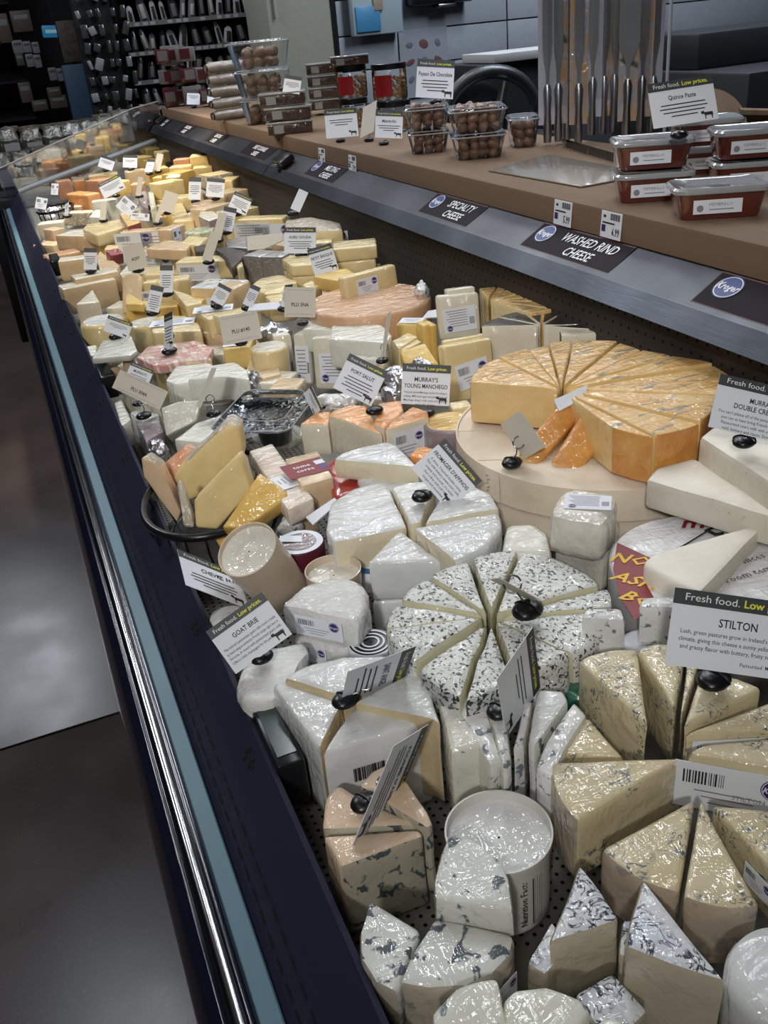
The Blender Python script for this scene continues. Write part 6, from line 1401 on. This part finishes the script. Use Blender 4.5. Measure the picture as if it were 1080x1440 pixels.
for si, z in enumerate((1.10, 1.27, 1.45, 1.63, 1.82)):
    bm = bmesh.new(); add_box(bm, ((xa+xb)/2, YG+.16, z-.012), xb-xa, .30, .012); finish(bm, 'shelf', M_matt, gon, gon.location)
    bm = bmesh.new(); add_box(bm, ((xa+xb)/2, YG+.0, z-.012), xb-xa, .008, .028); finish(bm, 'shelf_edge', M_edges, gon, gon.location)
    bm = bmesh.new(); x = xa+.03
    while x < xb-.03:
        add_quad(bm, Vector((x, YG-.0052, z-.012)), X1, Z1, .035, .020); x += random.choice((.05, .06, .12))
    finish(bm, 'edge_tags', mat('edge_tag', (.40, .40, .40), .5), gon, gon.location, smooth=False)['kind'] = 'stuff'
    x = xa+.04; i = 0
    while x < xb-.05:
        ci = random.choice((0, 1, 2, 2, 0, 3) if si in (1, 2) else (0, 1, 2, 0, 2)); w_ = random.uniform(.035, .07); h_ = random.uniform(.10, .155)
        c = Vector((x+w_/2, YG+.03+random.uniform(0, .02), z))
        th = thing('gadget_pack', c, '%s hanging pack, %s from the left on the %s shelf of the dark bay' % (cn_[ci], ORD[i], ('lowest', 'second', 'third', 'fourth', 'top')[si]), 'pack', 'hanging packs in the dark bay')
        bm = bmesh.new(); M = Matrix.Rotation(random.uniform(-.25, .25), 3, 'Y'); add_prism(bm, [c+Vector((0, 0, h_*.5))+M @ Vector((a*w_/2, 0, b*h_/2)) for a, b in ((-1, -1), (1, -1), (.8, .7), (.3, 1), (-.3, 1), (-.8, .7))], Vector((0, .015, 0)), .002); finish(bm, 'card', pk_cols[ci], th, c)
        bm = bmesh.new(); add_box(bm, c+Vector((0, -.006, h_*.42)), w_*.45, .012, h_*.6, M, .003); finish(bm, 'tool', pk_cols[(ci+1) % 3], th, c)
        x += w_+random.uniform(.008, .03); i += 1
# second angled bay nearer left: tall dark rack
x0 = atY(118, 60, 6.9).x; x1 = atY(172, 60, 6.9).x
rk = thing('tall_rack', ((x0+x1)/2, 7.1, 0), 'tall dark display rack left of the gadget bay', 'rack')
bm = bmesh.new(); add_box(bm, ((x0+x1)/2, 7.2, 1.3), x1-x0, .1, 2.6); finish(bm, 'back_board', M_matt, rk, rk.location)
random.seed(5)
for i in range(10):
    for j in range(5):
        z = 1.0+i*.10; bm = bmesh.new(); add_box(bm, (x0+.03+j*.068+random.uniform(-.015, .015), 7.1+random.uniform(-.03, .03), z), random.uniform(.02, .05), .05, random.uniform(.04, .085), Matrix.Rotation(random.uniform(-.4, .4), 3, 'Y'), .006); finish(bm, 'stocked_pack', random.choice((pk_cols[0], pk_cols[2], pk_cols[2], M_edges)), rk, rk.location)
# far aisle: shelves with dim goods, poster, blue panel and lit blue sign
fs = thing('far_shelving', (-.4, 9.6, 0), 'dim far shelving with small white packs behind the open aisle', 'shelving')
for z in (.7, 1.0, 1.3, 1.6, 1.9):
    bm = bmesh.new(); add_box(bm, (-.45, 9.6, z), 1.9, .4, .02); finish(bm, 'shelf', M_matt, fs, fs.location)
bm = bmesh.new(); add_box(bm, (-.45, 9.85, 1.3), 1.9, .05, 2.6); finish(bm, 'back_board', M_matt, fs, fs.location)
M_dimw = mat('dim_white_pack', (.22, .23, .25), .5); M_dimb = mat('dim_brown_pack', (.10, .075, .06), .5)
sp = [(25, 66, 12, 14, 0), (38, 66, 9, 12, 0), (50, 67, 8, 12, 0), (28, 84, 9, 13, 1), (42, 85, 9, 14, 0), (53, 86, 8, 14, 0), (74, 104, 9, 14, 0), (85, 105, 8, 14, 0), (36, 130, 14, 22, 1), (56, 148, 18, 12, 1), (76, 130, 16, 12, 1), (82, 143, 20, 14, 1), (30, 30, 22, 22, 1), (5, 40, 14, 30, 1)]
for i, (px, py, w_, h_, kd) in enumerate(sp):
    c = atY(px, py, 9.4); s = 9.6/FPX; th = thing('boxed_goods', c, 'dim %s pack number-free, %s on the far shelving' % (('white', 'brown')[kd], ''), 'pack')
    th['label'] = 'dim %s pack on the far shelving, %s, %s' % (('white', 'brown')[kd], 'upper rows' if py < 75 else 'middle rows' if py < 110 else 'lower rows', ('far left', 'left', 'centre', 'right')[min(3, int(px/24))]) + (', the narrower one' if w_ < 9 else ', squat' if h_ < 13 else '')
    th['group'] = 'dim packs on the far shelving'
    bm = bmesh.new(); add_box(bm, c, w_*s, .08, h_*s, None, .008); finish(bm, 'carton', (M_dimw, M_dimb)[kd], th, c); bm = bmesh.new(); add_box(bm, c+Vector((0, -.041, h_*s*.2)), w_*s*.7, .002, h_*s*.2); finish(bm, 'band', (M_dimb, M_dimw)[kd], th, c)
c = atY(77, 44, 9.0); sx_, sz_ = c.x, c.z; th = thing('lit_sign', c, 'small glowing blue sign high in the dark aisle', 'sign'); M = Matrix.Rotation(.06, 3, 'Y')
bm = bmesh.new(); add_box(bm, c, .20, .03, .09, M, .01); finish(bm, 'panel', mat('sign_blue', (.01, .08, .16), .4, emit=(.02, .20, .38), estr=.35), th, c)
bm = bmesh.new(); add_box(bm, c+Vector((0, -.017, 0)), .15, .003, .025, M); finish(bm, 'lettering', mat('sign_pale', (.2, .3, .35), .4, emit=(.3, .5, .6), estr=.3), th, c)
bm = bmesh.new(); add_box(bm, (sx_, 9.0, (sz_+4.25)/2), .015, .015, 4.25-sz_); finish(bm, 'hanger', M_matt, th, th.location)
c = atY(112, 112, 8.6); th = thing('blue_panel', (c.x, c.y, 0), 'dull blue upright display panel in the dark aisle', 'panel'); bm = bmesh.new(); add_box(bm, (c.x, c.y, 1.15), .24, .06, .50, None, .01); finish(bm, 'panel', mat('dull_blue', (.045, .085, .15), .5), th, th.location); bm = bmesh.new(); add_box(bm, (c.x, c.y, .45), .20, .05, .9); finish(bm, 'stand', M_matt, th, th.location)
c = atY(99, 58, 8.7); th = thing('poster', c, 'brownish poster above the dull blue panel', 'poster'); bm = bmesh.new(); add_box(bm, c, .17, .01, .30, None, .003); finish(bm, 'sheet', cheese('poster_brown', (.10, .075, .06), (.05, .04, .035), wrap=0), th, c); bm = bmesh.new(); add_box(bm, c, .18, .008, .31); finish(bm, 'frame', M_black, th, c); bm = bmesh.new(); add_box(bm, (c.x, c.y+.03, c.z/2), .04, .03, c.z); finish(bm, 'stand', M_matt, th, c)
# low produce stand with bags, behind the clear end panel
st = thing('produce_stand', (.25, 6.1, 0), 'low dark stand holding two rows of bagged goods behind the end panel', 'stand')
bm = bmesh.new(); add_box(bm, (.60, 6.2, .40), 1.36, .9, .8, None, .01); finish(bm, 'cabinet', M_matt, st, st.location)
bm = bmesh.new(); add_box(bm, (.60, 6.35, .86), 1.34, .35, .12, None, .01); finish(bm, 'step', M_matt, st, st.location)
M_bag = cheese('dark_leaf_bag', (.045, .045, .03), (.07, .06, .045), spots=((.22, .22, .20), 30, .62), rough=.3); M_baglab = mat('bag_label', (.26, .27, .27), .5)
bgs = [(14, 205, 0), (46, 203, 0), (77, 200, 0), (103, 196, 0), (128, 192, 0), (150, 186, 0), (5, 242, 1), (34, 238, 1), (62, 232, 1), (172, 180, 0)]
for i, (px, py, rw) in enumerate(bgs):
    y_ = (6.15, 5.85)[rw]; c = atY(px, py, y_); w_ = .135
    th = thing('produce_bag', c-Vector((0, 0, .09)), 'crinkled bag with white label, %s in the %s row behind the end panel' % (('first', 'second', 'third', 'fourth', 'fifth', 'sixth', 'first', 'second', 'third', 'seventh')[i], ('back', 'front')[rw]), 'bag', 'bagged goods behind the end panel')
    bm = bmesh.new(); loops = []
    for k, (zz, ww, tt) in enumerate(((-.09, .9, .03), (-.04, 1, .045), (.03, .95, .04), (.07, .8, .018), (.085, .95, .008), (.10, 1.0, .004))):
        loops.append([c+Vector((math.cos(a)*w_/2*ww, math.sin(a)*tt, zz+.004*math.sin(a*5+i))) for a in [q*2*math.pi/16 for q in range(16)]])
    loft(bm, loops)
    for v in bm.verts: v.co += noise.noise_vector(v.co*30)*.005
    finish(bm, 'bag', M_bag, th, th.location, ang=20)
    bm = bmesh.new(); add_box(bm, c+Vector((.01, -.05, -.03)), w_*.62, .002, .09, None, 0); finish(bm, 'label', M_baglab, th, th.location)
# ---- kitchen behind the ledge
M_blk2 = mat('kitchen_black', (.018, .02, .024), .5); M_ks = mat('kitchen_steel', (.28, .29, .30), .35, 1)
def kb(name, label, cat, c, sx, sy, sz, m, pname='body', rot=0, bev=.01):
    th = thing(name, Vector(c)-Vector((0, 0, sz/2)), label, cat); bm = bmesh.new(); add_box(bm, c, sx, sy, sz, Matrix.Rotation(rot, 3, 'Z'), bev); finish(bm, pname, m, th, th.location); return th
c = atY(1000, 150, 3.6); t_ = kb('prep_counter', 'long black prep counter behind the ledge at the right', 'counter', (c.x+.75, 3.55, .60), 2.0, .9, 1.2, M_blk2)
bm = bmesh.new(); add_box(bm, (c.x+.75, 3.72, 1.27), 1.9, .5, .14, None, .01); finish(bm, 'raised_rim', M_blk2, t_, t_.location)
for (px, py, w_, l_) in ((975, 98, .20, 'left'), (1010, 100, .10, 'right')):
    c = atY(px, py, 3.9); th = thing('steel_pan', c, 'steel pan edge glinting on the black prep counter, '+l_+' one', 'pan'); bm = bmesh.new(); add_box(bm, c, w_, .12, .035, Matrix.Rotation(-.25, 3, 'Y'), .008); finish(bm, 'pan', M_ks, th, c); bm = bmesh.new(); add_tube(bm, [c+Vector((w_/2, 0, .01)), c+Vector((w_/2+.06, 0, .04))], .006, 6); finish(bm, 'handle', M_ks, th, c)
th = thing('wooden_board', P(1010, 170, ZL), 'pale rounded wooden paddle behind the red-brown tubs', 'board'); c = atY(1010, 165, 2.6)
bm = bmesh.new(); add_lathe(bm, c, [(.001, -.01), (.10, -.01), (.10, .01), (.001, .01)], 32, Matrix.Rotation(.9, 3, 'X'), 0, False); finish(bm, 'board', M_wood, th, th.location)
bm = bmesh.new(); add_tube(bm, [c+Vector((.08, 0, 0)), c+Vector((.24, 0, -.02))], .02, 8); finish(bm, 'handle', M_wood, th, th.location)
for i, (px, py) in enumerate(((1030, 186), (1062, 182))):
    c = atX(px, py, 1.32); th = thing('card_clip', Vector((c.x, c.y, ZL)), 'black clip holder behind the red-brown tubs, %s one' % ('left', 'right')[i], 'clip'); bm = bmesh.new(); add_box(bm, Vector((c.x, c.y, (ZL+c.z)/2)), .03, .03, c.z-ZL, None, .004); finish(bm, 'clip', M_black, th, th.location)
# slicer with arched guard
kb('kitchen_table', 'low black kitchen table carrying the slicer and the black bin', 'table', (2.0, 3.70, .447), 1.1, .90, .89, M_blk2)
c = atY(690, 155, 3.5); s = 3.75/FPX; th = thing('meat_slicer', c-Vector((0, 0, .2)), 'steel kitchen slicer with a dark arched guard behind the date boxes', 'slicer')
bm = bmesh.new(); add_tube(bm, [c+Vector((62*s*math.cos(a)*1.15, 0, -.03+58*s*math.sin(a))) for a in [math.radians(q) for q in range(-10, 191, 10)]], .026, 8); finish(bm, 'arched_guard', mat('guard_grey', (.07, .075, .08), .35, .6), th, th.location, ang=60)
bm = bmesh.new(); add_lathe(bm, c+Vector((-.03, .04, -.02)), [(.001, -.01), (.125, -.005), (.128, 0), (.11, .006), (.001, .012)], 48, Matrix.Rotation(math.pi/2, 3, 'X'), 0, False); finish(bm, 'blade_disc', M_blk2, th, th.location, ang=60)
bm = bmesh.new(); add_lathe(bm, c+Vector((-.05, -.04, -.10)), [(.001, 0), (.07, 0), (.075, .10), (.001, .10)], 32, None, 0, False); finish(bm, 'steel_cup', M_ks, th, th.location, ang=60)
bm = bmesh.new(); add_tube(bm, [c+Vector((.0, -.03, -.08)), c+Vector((.05, -.03, .10))], .018, 10); finish(bm, 'feed_arm', M_ks, th, th.location, ang=60)
bm = bmesh.new(); add_ellipsoid(bm, c+Vector((.125, -.04, -.05)), .04, .03, .018); finish(bm, 'knob', M_ks, th, th.location, ang=60)
bm = bmesh.new(); add_box(bm, c+Vector((0, .05, -.16)), .52, .30, .12, None, .015); finish(bm, 'base', M_blk2, th, th.location); bm = bmesh.new(); zt_ = c.z-.22; add_box(bm, (c.x, c.y+.05, (zt_+.893)/2), .40, .26, max(.02, zt_-.893)); finish(bm, 'pedestal', M_blk2, th, th.location)
c = atY(715, 150, 3.9); kb('black_bin', 'black square bin with a white lid edge left of the knives', 'bin', (c.x+.02, 3.98, (atY(715, 78, 3.9).z-.02)/2+.45), .40, .4, atY(715, 78, 3.9).z-.02-.9, M_blk2); c = atY(715, 78, 3.9); kb('white_tray', 'white tray edge on top of the black bin', 'tray', (c.x+.05, 3.9, c.z-.0), .40, .3, .035, mat('kitchen_white', (.45, .46, .47), .5), bev=.004)
c = atY(545, 160, 4.2); kb('kitchen_bench', 'dark bench run behind the nut jars', 'bench', (c.x+.25, 4.5, .55), 1.2, .6, 1.1, M_blk2)
# things on the panelled wall
c = atY(528, 18, YW-.02); th = thing('wall_dispenser', c, 'blue and white box mounted on the panelled wall', 'dispenser')
bm = bmesh.new(); add_box(bm, c+Vector((0, 0, .05)), .33, .08, .34, None, .01); finish(bm, 'housing', mat('disp_pale', (.30, .38, .42), .4), th, c); bm = bmesh.new(); add_box(bm, c+Vector((-.07, -.045, -.03)), .16, .02, .14, None, .005); finish(bm, 'blue_front', mat('disp_blue', (.05, .22, .40), .4), th, c)
bm = bmesh.new(); add_box(bm, c+Vector((.0, -.05, .06)), .06, .02, .10, None, .005); finish(bm, 'tan_roll', mat('disp_tan', (.3, .24, .18), .5), th, c); bm = bmesh.new(); add_box(bm, c+Vector((-.02, -.05, .17)), .05, .03, .08, None, .01); finish(bm, 'nozzle', M_black, th, c)
c = atY(618, -2, YW-.02); th = thing('wall_box', c, 'black box on the panelled wall cut off by the top edge', 'box'); bm = bmesh.new(); add_box(bm, c+Vector((0, 0, .03)), .42, .16, .12, None, .02); finish(bm, 'housing', M_black, th, c); bm = bmesh.new(); add_box(bm, c+Vector((.02, -.02, -.04)), .12, .1, .02, None, .005); finish(bm, 'lip', M_ks, th, c)
c = atY(600, 88, YW-.0); th = thing('wall_chart', c, 'pale wall chart with small reddish food pictures', 'chart'); bm = bmesh.new(); add_box(bm, c+Vector((0, .035, 0)), .34, .006, .40); finish(bm, 'sheet', mat('chart_pale', (.26, .29, .33), .5), th, c)
for i in range(3):
    for j in range(3):
        bm = bmesh.new(); add_ellipsoid(bm, c+Vector((-.10+.10*i, .030, .11-.10*j)), .025+.008*((i+j) % 2), .002, .018+.008*(i == 1), Matrix.Rotation(.5*i-.4*j, 3, 'Y'), 10); finish(bm, 'food_picture', mat('chart_red', (.14, .06, .06), .5) if (i+j) % 2 else mat('chart_grey', (.13, .14, .17), .5), th, c)
